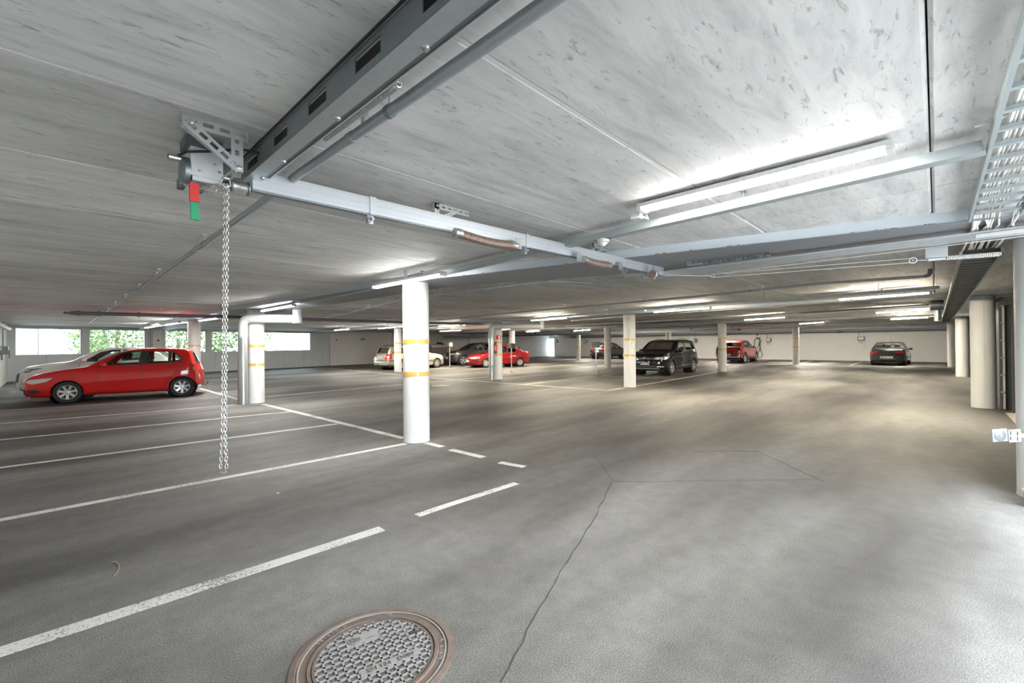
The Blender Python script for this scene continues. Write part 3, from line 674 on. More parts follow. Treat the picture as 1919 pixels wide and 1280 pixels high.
# cross rail along X
ra, rb = V(0.77, 2.71, 2.40), V(5.44, 2.53, 2.40)
cr_ = thing('cross_rail', 'long aluminium rail crossing the ceiling from the winch to the right track', 'rail', ra)
rd = (rb-ra).normalized(); rs = rd.cross(V(0, 0, 1))
mb = MB().bar(ra, rb, 0.05, 0.105)
mb.build('profile', 'alu', cr_, smooth=False)
for h in (-0.03, 0.005, 0.042): MB().bar(ra, rb, 0.004, 0.006, dw=0.026, dh=h).build('rib', 'alu', cr_, smooth=False)
MB().bar(ra, rb, 0.034, 0.012, dh=-0.056).build('lower_seal', 'galv_dark', cr_, smooth=False)
def railx(x): return ra+(rb-ra)*((x-ra.x)/(rb.x-ra.x))
for x in (1.47, 2.93, 4.56, 5.05):
    q = railx(x); MB().bar(q-rd*0.022, q+rd*0.022, 0.062, 0.115).build('clamp', 'alu', cr_, smooth=False)
    MB().bar(q-rd*0.03, q+rd*0.012, 0.03, 0.06, dh=-0.085, dw=-0.01).build('clamp_foot', 'galv_bright', cr_, smooth=False)
    MB().add([q+rs*0.01+V(-0.035, 0, -0.06), q+rs*0.01+V(-0.005, 0, -0.06), q+rs*0.01+V(0, 0, -0.10), q+rs*0.01+V(-0.025, 0, -0.118)], [(0, 1, 2, 3)]).build('clamp_plate', 'galv_dark', cr_, smooth=False)
    MB().cyl(q+rs*0.02+V(0, 0, -0.085), q+rs*0.032+V(0, 0, -0.085), 0.009, 8).build('bolt', 'steel', cr_)
# perforated ceiling brackets
def bracket(name, x, w, label, drop, dirx=1, l=0.33):
    q = railx(x); top = V(q.x, q.y, ZC-0.002)
    o = thing(name, label, 'bracket', (top.x, top.y, ZC-drop))
    MB().angle(top, top+V(l*dirx, 0, 0), w, (0, 0, -1), (0, 1, 0), pitch=0.05, slot=0.03, hole=0.35).build('ceiling_angle', 'galv_bright', o, smooth=False)
    MB().angle(top, top-V(0, 0, drop), w, (dirx, 0, 0), (0, 1, 0), pitch=0.03, slot=0.014, hole=0.35).build('drop_angle', 'galv_bright', o, smooth=False)
    MB().perf(top+V(l*0.62*dirx, -0.006, -w*0.6), top+V(0.02*dirx, -0.006, -drop), w*0.7, 0.004, (0, 1, 0), pitch=0.03, slot=0.012, hole=0.3).build('brace', 'galv_bright', o, smooth=False)
    for p in (top+V(0.03*dirx, -0.004, -0.02), top+V(l*0.62*dirx, -0.008, -0.02)): MB().cyl(p, p-V(0, 0.01, 0), 0.008, 8).build('bolt', 'steel', o)
bracket('ceiling_bracket', 1.97, 0.042, 'perforated grey bracket on the ceiling above the brown spring', 0.13)
bracket('ceiling_bracket', 3.93, 0.042, 'perforated grey bracket next to the smoke detector', 0.13)
# torsion springs below the cross rail
def spring(a, b, sag, r, label):
    o = thing('torsion_spring', label, 'spring', a); a, b = V(a), V(b); n = 60; path = []
    for i in range(n+1):
        t = i/n; path.append(a+(b-a)*t-V(0, 0, sag*math.sin(math.pi*t)))
    MB().tube(path, r*0.82, 10).build('core', 'rusty_spring', o)
    tot = (b-a).length; turns = int(tot/0.0115); pts = []; seg = 9
    for i in range(turns*seg+1):
        t = i/(turns*seg); c = a+(b-a)*t-V(0, 0, sag*math.sin(math.pi*t)); an = 2*math.pi*i/seg
        pts.append(c+rs*math.cos(an)*r+V(0, 0, math.sin(an)*r))
    MB().tube(pts, 0.0055, 5).build('coil', 'rusty_spring', o)
    for e, k in ((a, 1), (b, -1)): MB().cyl(e-rd*0.02*k, e+rd*0.04*k, r*1.12, 12).build('plug', 'steel', o)
q0, q1 = gp(856, 436, 2.315), gp(964, 460, 2.315); spring((q0.x, q0.y, 2.315), (q1.x, q1.y, 2.315), 0.018, 0.030, 'brown torsion spring under the middle of the cross rail')
q0, q1 = gp(1094, 486, 2.315), gp(1142, 497, 2.315); spring((q0.x, q0.y, 2.315), (q1.x, q1.y, 2.315), 0.012, 0.030, 'brown torsion spring near the right end of the cross rail')
for px, py, lab in ((972, 461, 'steel spring plate below the cross rail clamp'), (1085, 485, 'steel spring plate left of the right torsion spring'), (1163, 502, 'steel spring plate right of the right torsion spring')):
    p = gp(px, py, 2.315); o = thing('spring_plate', lab, 'bracket', p)
    MB().box(p+V(0, 0, 0.02), (0.07, 0.006, 0.085)).build('plate', 'galv', o, smooth=False); MB().cyl(p+V(0, -0.02, 0), p+V(0, 0.02, 0), 0.016, 10).build('hub', 'steel', o)
# right running rail with wires
XT = 5.47
t2 = thing('door_track', 'galvanised door track at right carrying the white wires', 'door track', (XT, 2.5, 2.33))
MB().b6(XT-0.035, XT+0.035, -1.25, 2.50, 2.335, 2.340).build('bottom_flange', 'galv_bright', t2, smooth=False)
MB().b6(XT-0.037, XT-0.033, -1.25, 2.50, 2.335, 2.40).build('web', 'galv_bright', t2, smooth=False)
MB().b6(XT+0.033, XT+0.037, -1.25, 2.50, 2.335, 2.37).build('lip', 'galv', t2, smooth=False)
MB().b6(XT-0.055, XT-0.037, -1.25, 2.50, 2.385, 2.40).build('seal_strip', 'alu', t2, smooth=False)
for i in range(9):
    y = -0.2+i*0.30; MB().cyl((XT-0.042, y, 2.365), (XT-0.034, y, 2.365), 0.008, 8).build('bolt', 'steel', t2)
MB().b6(XT-0.075, XT-0.05, -1.2, -0.25, 2.345, 2.375).build('splice_rail', 'white_plastic', t2, smooth=False)
hang = thing('wire_rig', 'white tension wires with a pulley and spring below the right track', 'wire', (XT, 1.0, 2.26))
pa, pb = gp(1249, 516, 2.28), gp(1335, 517, 2.28); pu = gp(1711, 488, 2.24); w3 = gp(1919, 446, 2.27)
for a, b in ((pa, pb), (pb+V(0, 0, 0.02), pu+V(0, 0, 0.02)), (pb-V(0, 0, 0.02), pu-V(0, 0, 0.02)), (pb+V(0, 0, 0.02), V(w3.x, -1.2, 2.29))): MB().cyl(a, b, 0.0028, 6).build('wire', 'cable_white', hang)
for p, r in ((pb, 0.022), (pu, 0.03)):
    MB().lathe([(r, -0.006), (r, 0.006), (r*0.75, 0.006), (r*0.75, -0.006)], p, (1, 0, 0), 16, closed=True).build('pulley', 'white_plastic', hang); MB().cyl(p-V(0.01, 0, 0), p+V(0.01, 0, 0), r*0.3, 8).build('axle', 'steel', hang)
s0, s1, s2 = gp(1739, 487, 2.24), gp(1772, 484, 2.24), gp(1874, 476, 2.24)
MB().cyl(pu, s0, 0.006, 8).build('rod', 'galv_dark', hang); MB().cyl(s0, s1, 0.016, 10).build('sleeve', 'alu', hang)
MB().cyl(s1, s2, 0.008, 8).build('rod', 'galv_dark', hang); coil(s1, s2, 0.018, 0.004, 30).build('spring', 'cable_white', hang)
m_ = (s0+s1)/2; MB().b6(m_.x-0.005, m_.x+0.003, m_.y-0.075, m_.y+0.075, 2.25, 2.345).build('mount_plate', 'alu', hang, smooth=False)
s0, s1, s2 = gp(1292, 496, 2.41), gp(1318, 493, 2.41), gp(1437, 478, 2.41)
o = thing('buffer_spring', 'dark coil spring under the slanting beam', 'spring', s0); MB().cyl(s0, s1, 0.016, 8).build('sleeve', 'galv', o); MB().b6(s0.x-0.02, s0.x+0.02, s0.y-0.02, s0.y+0.02, 2.40, ZB+0.002).build('mount', 'galv', o, smooth=False); coil(s1, s2, 0.018, 0.005, 34).build('coil', 'galv_dark', o); MB().cyl(s2, s2+(s2-s1).normalized()*0.03, 0.025, 10).build('cap', 'rusty_spring', o)
p = gp(1225, 514, 2.30); o = thing('cable_drum', 'small wire drum at the right end of the cross rail', 'drum', p)
MB().lathe([(0.045, -0.03), (0.05, -0.026), (0.036, -0.022), (0.036, 0.022), (0.05, 0.026), (0.045, 0.03)], p, rd, 18).build('reel', 'rusty_spring', o)
MB().bar(p-rd*0.02, p+rd*0.02, 0.02, 0.16, dh=0.02).build('hanger_plate', 'galv', o, smooth=False); coil(p-rd*0.02, p+rd*0.02, 0.039, 0.003, 6, seg=14).build('wire', 'cable_white', o)
# winch motor at the left end
mc = gp(378, 309, 2.40); mw = thing('winch_motor', 'grey electric winch motor hanging at the end of the door track', 'motor', mc)
MB().box(mc+V(0.012, 0, -0.005), (0.135, 0.11, 0.145)).build('gear_case', 'motor_grey', mw, smooth=False)
MB().box(mc+V(0.0, 0.005, 0.088), (0.155, 0.13, 0.05)).build('cover', 'motor_dark', mw, smooth=False)
for x in (-0.06, 0.05): MB().box(mc+V(x, -0.062, 0.088), (0.012, 0.006, 0.05)).build('cover_rib', 'motor_dark', mw, smooth=False)
MB().box(mc+V(0.012, 0, -0.088), (0.12, 0.10, 0.022)).build('sump', 'motor_grey', mw, smooth=False)
MB().lathe([(0.066, 0), (0.066, 0.022), (0.052, 0.034), (0.02, 0.038)], mc+V(-0.055, 0.0, -0.05), (-1, 0, 0), 24).build('chain_wheel', 'galv_dark', mw)
MB().cyl(mc+V(-0.135, -0.01, 0.0), mc+V(-0.03, -0.01, 0.0), 0.015, 14).build('shaft', 'steel', mw)
MB().cyl(mc+V(-0.138, -0.01, 0.0), mc+V(-0.134, -0.01, 0.0), 0.012, 12).build('shaft_end', 'rust', mw)
MB().cyl(mc+V(0.07, 0, -0.04), mc+V(0.17, 0, -0.04), 0.014, 12).build('shaft', 'steel', mw)
MB().box(mc+V(0.105, 0.01, -0.0), (0.05, 0.03, 0.13)).build('flange_plate', 'motor_dark', mw, smooth=False)
for x in (-0.085, -0.01): MB().box(mc+V(x, 0, -0.118), (0.026, 0.05, 0.045)).build('chain_guide', 'motor_dark', mw, smooth=False)
for x, z in ((0.045, 0.0), (0.065, -0.035), (-0.02, -0.05)): MB().cyl(mc+V(x, -0.055, z), mc+V(x, -0.059, z), 0.006, 8).build('screw', 'steel', mw)
pth = [mc+V(-0.10, 0.0, 0.012), mc+V(-0.075, -0.07, 0.022), mc+V(0.0, -0.09, 0.04), mc+V(0.07, -0.11, 0.06), mc+V(0.13, -0.16, 0.07), mc+V(0.20, -0.20, 0.06), mc+V(0.235, -0.21, 0.075)]
MB().tube(pth, 0.0065, 8).build('power_cable', 'rubber', mw)
# big perforated bracket holding the motor
bl, br = gp(343, 206, ZC), gp(462, 237, ZC); y0 = 2.44
bk = thing('motor_bracket', 'triangular bracket of slotted steel angle holding the winch motor', 'bracket', (0.62, y0, 2.30))
MB().angle((0.415, y0, ZC-0.002), (0.68, y0, ZC-0.002), 0.05, (0, 0, -1), (0, 1, 0), pitch=0.065, slot=0.042, hole=0.36).build('ceiling_angle', 'galv_bright', bk, smooth=False)
MB().angle((0.655, y0-0.004, ZC-0.03), (0.655, y0-0.004, 2.335), 0.05, (-1, 0, 0), (0, 1, 0), pitch=0.045, slot=0.026, hole=0.36).build('drop_angle', 'galv_bright', bk, smooth=False)
MB().perf((0.43, y0-0.01, ZC-0.035), (0.64, y0-0.01, 2.345), 0.045, 0.005, (0, 1, 0), pitch=0.05, slot=0.036, hole=0.4).build('brace', 'galv_bright', bk, smooth=False)
MB().perf((0.415, y0+0.012, ZC-0.05), (0.625, y0+0.012, 2.345), 0.03, 0.004, (1, 0, 1), pitch=0.05, slot=0.03, hole=0.3).build('brace_flange', 'galv', bk, smooth=False)
for p in ((0.445, y0-0.014, ZC-0.03), (0.632, y0-0.014, ZC-0.035), (0.635, y0-0.014, 2.355)):
    MB().cyl(p, (p[0], p[1]-0.01, p[2]), 0.011, 8).build('bolt', 'steel', bk); MB().cyl(p, (p[0], p[1]-0.003, p[2]), 0.017, 12).build('washer', 'galv_bright', bk)
# wire drum under the rail end
dc = gp(449, 351, 2.31); o = thing('wire_drum', 'grooved wire drum under the end of the door track', 'drum', dc)
MB().lathe([(0.025, -0.042), (0.029, -0.04), (0.029, 0.034), (0.036, 0.036), (0.036, 0.042), (0.02, 0.044)], dc, (1, 0, 0), 24).build('barrel', 'galv_dark', o)
coil(dc-V(0.038, 0, 0), dc+V(0.032, 0, 0), 0.030, 0.0032, 11, seg=20).build('wire', 'steel', o)
# red and green pull handles
p = gp(364, 357, 2.24); MB().prism([(p.x-0.019, p.y-0.008), (p.x+0.019, p.y-0.008), (p.x+0.019, p.y+0.008), (p.x-0.019, p.y+0.008)], 2.185, 2.275).build('pull_handle', 'red_plastic', smooth=False, label='red release handle hanging from the winch motor', cat='handle')
mb = MB(); xs = p.x; n4 = [(-0.014, -0.008), (0.014, -0.008), (0.014, 0.008), (-0.014, 0.008)]; w4 = [(-0.016, -0.008), (0.021, -0.008), (0.021, 0.008), (-0.016, 0.008)]
mb.add([(xs+a, p.y+b, 2.183) for a, b in n4]+[(xs+a, p.y+b, 2.098) for a, b in w4], [(0, 1, 2, 3), (7, 6, 5, 4), (0, 4, 5, 1), (1, 5, 6, 2), (2, 6, 7, 3), (3, 7, 4, 0)])
mb.build('pull_handle', 'green_plastic', smooth=False, label='green release handle below the red one', cat='handle')
# hand chain: two strands side by side
lk = MB(); a_, b_ = 0.0125, 0.0058; pp = []
for i in range(5): t = -math.pi/2+math.pi*i/4; pp.append((b_*math.cos(t)*0+b_*math.cos(t), 0, a_*0.55+b_*0))
ring = []
for i in range(12):
    t = 2*math.pi*i/12; x = math.cos(t)*b_; z = math.sin(t)*b_+(a_-b_)*(1 if math.sin(t) >= 0 else -1); ring.append((x, 0, z))
lk.tube(ring, 0.0021, 5, closed=True); lme = lk.mesh('link', 'chain_steel', (0, 0, 0))
top = gp(423, 340, 2.30); cx, cy = top.x, top.y
cx, cy = 0.648, 2.60
tp = gp(424, 345, 2.30); sc_ = 2.60/tp.y
hc = thing('hand_chain', 'long steel hand chain hanging in a loop from the winch', 'chain', (tp.x, tp.y, 0.8))
zt_, zb_ = 2.29, hz(tp, 883); pitch = 0.0182; n = int((zt_-zb_)/pitch)
rv = V(_r.x, _r.y, 0).normalized(); ang = math.atan2(rv.y, rv.x)
for s_ in (-1, 1):
    for i in range(n):
        f_ = i/n; sep = 0.0062+0.009*max(0, (f_-0.88)/0.12); sway = -0.020*f_
        c = tp+rv*(s_*sep+sway); c.z = zt_-i*pitch
        link_copy(lme, 'link', c, hc, (0, 0.05*s_*(f_ > 0.88), ang+(0.35 if i % 2 else 0.35+math.pi/2)))
c = tp+rv*(-0.020); c.z = zb_-0.003; link_copy(lme, 'link', c, hc, (0, math.pi/2, ang))
# horizontal chain slack from the motor wheel to the hanging loop, and the shackle
for sag, e0 in ((0.035, V(-0.085, -0.03, -0.125)), (0.055, V(-0.02, -0.03, -0.13))):
    a = mc+e0; b = V(tp.x, tp.y, zt_+0.01); m = int((b-a).length*1.05/pitch)
    for i in range(m):
        t = i/m; c = a+(b-a)*t-V(0, 0, sag*math.sin(math.pi*t)*0.6); dd = (b-a)-V(0, 0, sag*math.pi*math.cos(math.pi*t)*0.6); dd.normalize()
        M3 = dd.to_track_quat('Z', 'Y').to_matrix() @ Matrix.Rotation((i % 2)*math.pi/2+0.4, 3, 'Z'); link_copy(lme, 'link', c, hc, mat3=M3)
sp_ = V(0.637, y0-0.02, 2.352); e = V(tp.x, tp.y, zt_+0.005)
MB().tube([sp_+V(-0.006, -0.012, 0), e+V(-0.022, 0, 0.025), e+V(-0.022, 0, 0.0), e+V(0, 0, -0.012), e+V(0.018, 0, 0.0), e+V(0.016, 0, 0.03), sp_+V(0.006, -0.012, 0)], 0.004, 8).build('snap_hook', 'steel', hc)

# ------------------------------------------------------------------ cable ladder at upper right
ya, yb, zl = -0.205, -0.475, 2.455
ld = thing('cable_ladder', 'grey cable ladder at the upper right corner', 'cable ladder', (5.2, ya, zl))
for y in (ya, yb): MB().b6(-1.2, 5.1, y-0.008, y+0.008, zl-0.03, zl+0.03).build('side_rail', 'tray_grey', ld, smooth=False)
x = 0.2
while x < 5.08: MB().b6(x-0.016, x+0.016, yb, ya, zl-0.012, zl+0.006).build('rung', 'tray_grey', ld, smooth=False); x += 0.235
MB().b6(4.82, 4.86, yb+0.02, ya-0.02, zl-0.02, zl-0.008).build('rung', 'galv_bright', ld, smooth=False)
rnd = random.Random(11)
for i in range(13):
    r = 0.011 if i in (0, 12) else rnd.uniform(0.0055, 0.008); y = ya-0.055-i*0.0135+(0.0 if i < 11 else -0.04); pts = []; ph = rnd.uniform(0, 6)
    for k in range(30):
        x = -1.1+k*6.2/29; pts.append((x, y+0.008*math.sin(x*1.7+ph)+(0.035*max(0, (x-3.2)/1.9) if i < 11 else 0), zl+0.016+r+0.003*math.sin(x*3+ph)))
    l_ = pts[-1]; pts += [(5.16, l_[1], zl), (5.22+0.01*i, l_[1]+rnd.uniform(-0.02, 0.02), 2.42), (5.5, l_[1], 2.432-r), (6.6, l_[1]+rnd.uniform(-0.03, 0.03), 2.432-r)]
    MB().tube(pts, r, 6).build('electric_cable', 'cable_white', label='white electric cable bundled with others on the cable ladder', cat='cable', group='white cables on the cable ladder')
for i in range(3):
    MB().tube([(2.94+0.02*i, -0.14, 2.465+0.01*i), (2.94+0.02*i, -0.20, 2.47+0.012*i), (2.96+0.02*i, -0.245, 2.49+0.01*i), (3.1+0.02*i, -0.262, 2.50)], 0.0055, 6).build('lamp_lead', 'cable_white', label='short white lead crossing from the cable channel to the ladder', cat='cable', group='lamp leads at the cable ladder')
t_ = thing('cable_tray', 'dark cable tray running away along the right side ceiling', 'cable tray', (6.7, -0.35, 2.38))
for y in (-0.20, -0.50): MB().b6(6.7, 30.0, y-0.012, y+0.012, 2.365, 2.425).build('side_rail', 'tray_grey', t_, smooth=False)
x = 6.8
while x < 30: MB().b6(x-0.05, x+0.05, -0.50, -0.20, 2.375, 2.385).build('rung', 'pipe_dark', t_, smooth=False); x += 0.25 if x < 15 else 0.5
MB().b6(6.7, 30, -0.48, -0.22, 2.40, 2.43).build('cable_bed', 'black_plastic', t_, smooth=False)
# ------------------------------------------------------------------ cars
def carpaint(name, col, metal=0.0, rough=0.28): return simple(name, col, rough, metal, 1.0)
simple('paint_red', (0.55, 0.006, 0.005), 0.5, 0, 1.0, 0.15); carpaint('paint_white', (0.70, 0.69, 0.65), 0.1); carpaint('paint_beige', (0.52, 0.48, 0.38), 0.5, 0.35)
carpaint('paint_graphite', (0.035, 0.042, 0.048), 0.5, 0.35); simple('paint_crimson', (0.36, 0.006, 0.008), 0.5, 0, 1.0, 0.15); simple('paint_black', (0.004, 0.004, 0.0045), 0.6, 0, 1.0, 0.1)
simple('paint_brown_black', (0.008, 0.008, 0.0075), 0.6, 0, 1.0, 0.1); carpaint('paint_copper_red', (0.30, 0.025, 0.018), 0.4); carpaint('paint_gunmetal', (0.050, 0.050, 0.045), 0.6, 0.32)
simple('rim_silver', (0.60, 0.60, 0.59), 0.32, 0.75); simple('chrome', (0.75, 0.75, 0.75), 0.12, 1.0); simple('tail_red', (0.70, 0.015, 0.012), 0.15, 0, 0.8)
simple('tail_dark', (0.05, 0.03, 0.03), 0.15, 0, 0.8); simple('lamp_clear', (0.55, 0.56, 0.56), 0.12, 0.3, 1.0); simple('lamp_dark', (0.10, 0.105, 0.11), 0.12, 0.2, 1.0)
simple('seat_cloth', (0.045, 0.047, 0.05), 0.85); simple('plate_white', (0.78, 0.79, 0.80), 0.4); simple('plate_blue', (0.03, 0.12, 0.55), 0.4); simple('silver_trim', (0.55, 0.55, 0.54), 0.4, 0.5)

def pch(pts):
    xs = [p[0] for p in pts]; ys = [p[1] for p in pts]; n = len(xs)
    h = [xs[i+1]-xs[i] for i in range(n-1)]; d = [(ys[i+1]-ys[i])/h[i] for i in range(n-1)]; m = [d[0]]+[0]*(n-2)+[d[-1]]
    for i in range(1, n-1):
        if d[i-1]*d[i] > 0:
            w1, w2 = 2*h[i]+h[i-1], h[i]+2*h[i-1]; m[i] = (w1+w2)/(w1/d[i-1]+w2/d[i])
    def f(x):
        if x <= xs[0]: return ys[0]
        if x >= xs[-1]: return ys[-1]
        i = max(k for k in range(n-1) if xs[k] <= x); t = (x-xs[i])/h[i]
        return (2*t**3-3*t**2+1)*ys[i]+(t**3-2*t**2+t)*h[i]*m[i]+(-2*t**3+3*t**2)*ys[i+1]+(t**3-t**2)*h[i]*m[i+1]
    return f
def crs(P, n):
    out = []; m = len(P)
    for i in range(m-1):
        p0, p1, p2, p3 = P[max(i-1, 0)], P[i], P[i+1], P[min(i+2, m-1)]
        for k in range(n):
            t = k/n
            out.append(tuple(0.5*((2*p1[j])+(p2[j]-p0[j])*t+(2*p0[j]-5*p1[j]+4*p2[j]-p3[j])*t*t+(3*p1[j]-p0[j]-3*p2[j]+p3[j])*t**3) for j in (0, 1)))
    out.append(tuple(P[-1])); return out
def inpoly(x, y, P):
    c = False; j = len(P)-1
    for i in range(len(P)):
        if (P[i][1] > y) != (P[j][1] > y) and x < (P[j][0]-P[i][0])*(y-P[i][1])/(P[j][1]-P[i][1])+P[i][0]: c = not c
        j = i
    return c
def offpoly(P, d):
    """offset polygon outward by d"""
    n = len(P); A_ = sum(P[i][0]*P[(i+1) % n][1]-P[(i+1) % n][0]*P[i][1] for i in range(n)); s = 1 if A_ > 0 else -1; out = []
    for i in range(n):
        a, b, c = Vector(P[i-1]), Vector(P[i]), Vector(P[(i+1) % n])
        e1, e2 = (b-a).normalized(), (c-b).normalized(); n1, n2 = Vector((e1.y, -e1.x))*s, Vector((e2.y, -e2.x))*s
        k = (n1+n2); k = k/max(0.35, k.dot(n1)) if k.length > 1e-6 else n1
        out.append((b.x+k.x*d, b.y+k.y*d))
    return out
clamp = lambda x: max(0.0, min(1.0, x))
def sst(a, b, x): t = clamp((x-a)/(b-a)); return t*t*(3-2*t)

class Car:
    def __init__(s, name, label, S, loc, ang, group='parked cars'):
        s.S = S; s.L, s.W = S['L'], S['W']; s.paint = S['paint']
        s.o = thing(name, label, 'car', loc, ang, group); ORG[s.o.name] = V(s.L/2, 0, 0)
        s.body()
    def shift(s, xs, y, z, w, zb):
        S = s.S; L = s.L; q = (abs(y)/max(w, 0.01))**2.2; x = xs
        a = clamp(1-xs/0.85); x += S.get('cf', 0.26)*a**1.6*q
        a2 = clamp(1-xs/0.30); x += a2*(0.05*clamp((0.40-z)/0.2)**2+S.get('nose', 0.05)*clamp((z-0.55)/0.3)**1.5)
        b = clamp(1-(L-xs)/0.6); x -= S.get('cr', 0.16)*b**1.6*q
        b2 = clamp(1-(L-xs)/0.25); x -= b2*0.05*clamp((0.40-z)/0.2)**2
        if z > zb-0.001:
            c0, c1 = S['ws']; g = sst(c0-0.25, c0, xs)*(1-sst(c1, c1+0.5, xs)); x += 0.13*g*q
            r0, r1 = S['rs']; g = sst(r0-0.4, r0, xs)*(1-sst(r1, r1+0.12, xs)); x -= 0.07*g*q
        return x
    def sect(s, x):
        S = s.S; w = s.W/2*(1-S.get('pf', 0.13)*clamp(1-x/1.0)**2.0-S.get('pr', 0.10)*clamp(1-(s.L-x)/0.9)**2.0)
        zs, zt = s.sill(x), s.top(x); zb = min(s.belt(x), zt-0.025); gh = zt-zb; ws = w*0.955; H = zb-zs
        low = [(w*0.90, zs), (w*0.965, zs+0.05), (w*0.992, zs+H*0.30), (w, zs+H*0.55), (w*0.985, zs+H*0.80), (ws, zb)]
        wt = ws-S.get('tum', 0.30)*gh-0.01
        upp = [(ws, zb), (ws-(ws-wt)*0.42, zb+gh*0.42), (wt+0.005, zb+gh*0.86), (wt-0.045, zb+gh*0.962), (wt*0.62, zb+gh*0.992), (0.0, zt)]
        return [(w*0.5, zs)]+crs(low, 5)+crs(upp, 5)[1:], w, zb
    def body(s):
        S = s.S; s.top, s.belt, s.sill = pch(S['top']), pch(S['belt']), pch(S['sill']); st = S.get('step', 0.035); n = int(s.L/st)
        verts = []; faces = []; secs = [s.sect(s.L*i/n) for i in range(n+1)]; m = len(secs[0][0])
        for i, (pts, w, zb) in enumerate(secs):
            for sg in (1, -1):
                for y, z in pts: verts.append((s.shift(s.L*i/n, y, z, w, zb), sg*y, z))
        for i in range(n):
            for k in (0, 1):
                a, b = i*2*m+k*m, (i+1)*2*m+k*m
                for j in range(m-1): faces.append((a+j, a+j+1, b+j+1, b+j))
            a, b = i*2*m, (i+1)*2*m; faces.append((a, a+m, b+m, b))
        for i in (0, n):
            pts, w, zb = secs[i]; cols = 10; base = len(verts)
            for y, z in pts:
                for c in range(cols+1):
                    yy = y*(1-2*c/cols); verts.append((s.shift(s.L*i/n, yy, z, w, zb)+0.0, yy, z))
            for j in range(m-1):
                for c in range(cols):
                    a = base+j*(cols+1)+c; faces.append((a, a+1, a+cols+2, a+cols+1))
        bm = bmesh.new(); vv = [bm.verts.new(v) for v in verts]
        for f in faces:
            try: bm.faces.new([vv[k] for k in f])
            except ValueError: pass
        bmesh.ops.remove_doubles(bm, verts=bm.verts, dist=0.0008); bmesh.ops.recalc_face_normals(bm, faces=bm.faces)
        s.bvh = BVHTree.FromBMesh(bm); s.bm_full = True
        ra = S['R']*1.17; s.ra = ra; kill = []
        cs, rs_ = S['ws'], S['rs']; h2 = s.W/2
        for f in bm.faces:
            c = f.calc_center_median()
            if abs(c.y) > h2*0.55 and any((c.x-x)**2+(c.z-S['R'])**2 < ra*ra for x in S['wheels']): kill.append(f); continue
            if abs(c.y) > h2*0.45 and any(inpoly(c.x, c.z, P) for P in s.inwin): kill.append(f); continue
            if 'wsp' in S and cs[0]-0.25 < c.x < cs[1]+0.35 and c.z > s.belt(c.x)-0.02 and inpoly(c.y, c.z, s.wsp_in): kill.append(f); continue
            if 'rwp' in S and rs_[0]-0.5 < c.x < rs_[1]+0.3 and c.z > S['rwp'][0][1]-0.05 and inpoly(c.y, c.z, s.rwp_in): kill.append(f)
        bmesh.ops.delete(bm, geom=kill, context='FACES')
        me = bpy.data.meshes.new('body'); bm.to_mesh(me); bm.free(); me.materials.append(MT[s.paint]); me.transform(Matrix.Translation((-s.L/2, 0, 0)))
        me.polygons.foreach_set('use_smooth', [True]*len(me.polygons)); me.set_sharp_from_angle(angle=R(50)); me.update()
        o = bpy.data.objects.new('body', me); COL.objects.link(o); o.parent = s.o
        s.fit()
    @property
    def inwin(s): return [offpoly(P, -0.006) for P in s.S.get('win', [])]
    @property
    def wsp_in(s): return offpoly(s.S['wsp'], -0.006)
    @property
    def rwp_in(s): return offpoly(s.S['rwp'], -0.006)
    def cast(s, p, view):
        if view in ('L', 'R'): sg = 1 if view == 'L' else -1; o, d = V(p[0], sg*3, p[1]), V(0, -sg, 0)
        elif view == 'F': o, d = V(-2, p[0], p[1]), V(1, 0, 0)
        elif view == 'B': o, d = V(s.L+2, p[0], p[1]), V(-1, 0, 0)
        else: o, d = V(p[0], p[1], 4), V(0, 0, -1)
        h = s.bvh.ray_cast(o, d)
        if h[0] is None: h = s.bvh.find_nearest(o+d*(3 if view in 'LR' else 2)); return h[0], -d
        nn = h[1] if h[1].dot(d) < 0 else -h[1]
        return h[0], nn
    def mk(s, name, bm, view, off, mat, depth, parent):
        pr = {}
        for v in bm.verts: pr[v] = s.cast((v.co.x, v.co.y), view)
        for v, (h, nn) in pr.items(): v.co = h+nn*off
        if depth > 0:
            be = [e for e in bm.edges if e.is_boundary]; r = bmesh.ops.extrude_edge_only(bm, edges=be); nv = [g for g in r['geom'] if isinstance(g, bmesh.types.BMVert)]
            for v in nv:
                q = min(pr, key=lambda k: (k.co-v.co).length_squared); v.co = v.co-pr[q][1]*depth
        bmesh.ops.recalc_face_normals(bm, faces=bm.faces)
        me = bpy.data.meshes.new(name); bm.to_mesh(me); bm.free(); me.transform(Matrix.Translation((-s.L/2, 0, 0))); me.materials.append(MT[mat])
        me.polygons.foreach_set('use_smooth', [True]*len(me.polygons)); me.set_sharp_from_angle(angle=R(40)); me.update()
        o = bpy.data.objects.new(name, me); COL.objects.link(o); o.parent = parent or s.o; return o
    def panel(s, name, poly, view, mat, off=0.004, depth=0.012, parent=None, cut=0.12):
        bm = bmesh.new(); vs = [bm.verts.new((p[0], p[1], 0)) for p in poly]; f = bm.faces.new(vs); bmesh.ops.triangulate(bm, faces=[f])
        for _ in range(4):
            e = [k for k in bm.edges if k.calc_length() > cut]
            if not e: break
            bmesh.ops.subdivide_edges(bm, edges=e, cuts=1); bmesh.ops.triangulate(bm, faces=bm.faces)
        return s.mk(name, bm, view, off, mat, depth, parent)
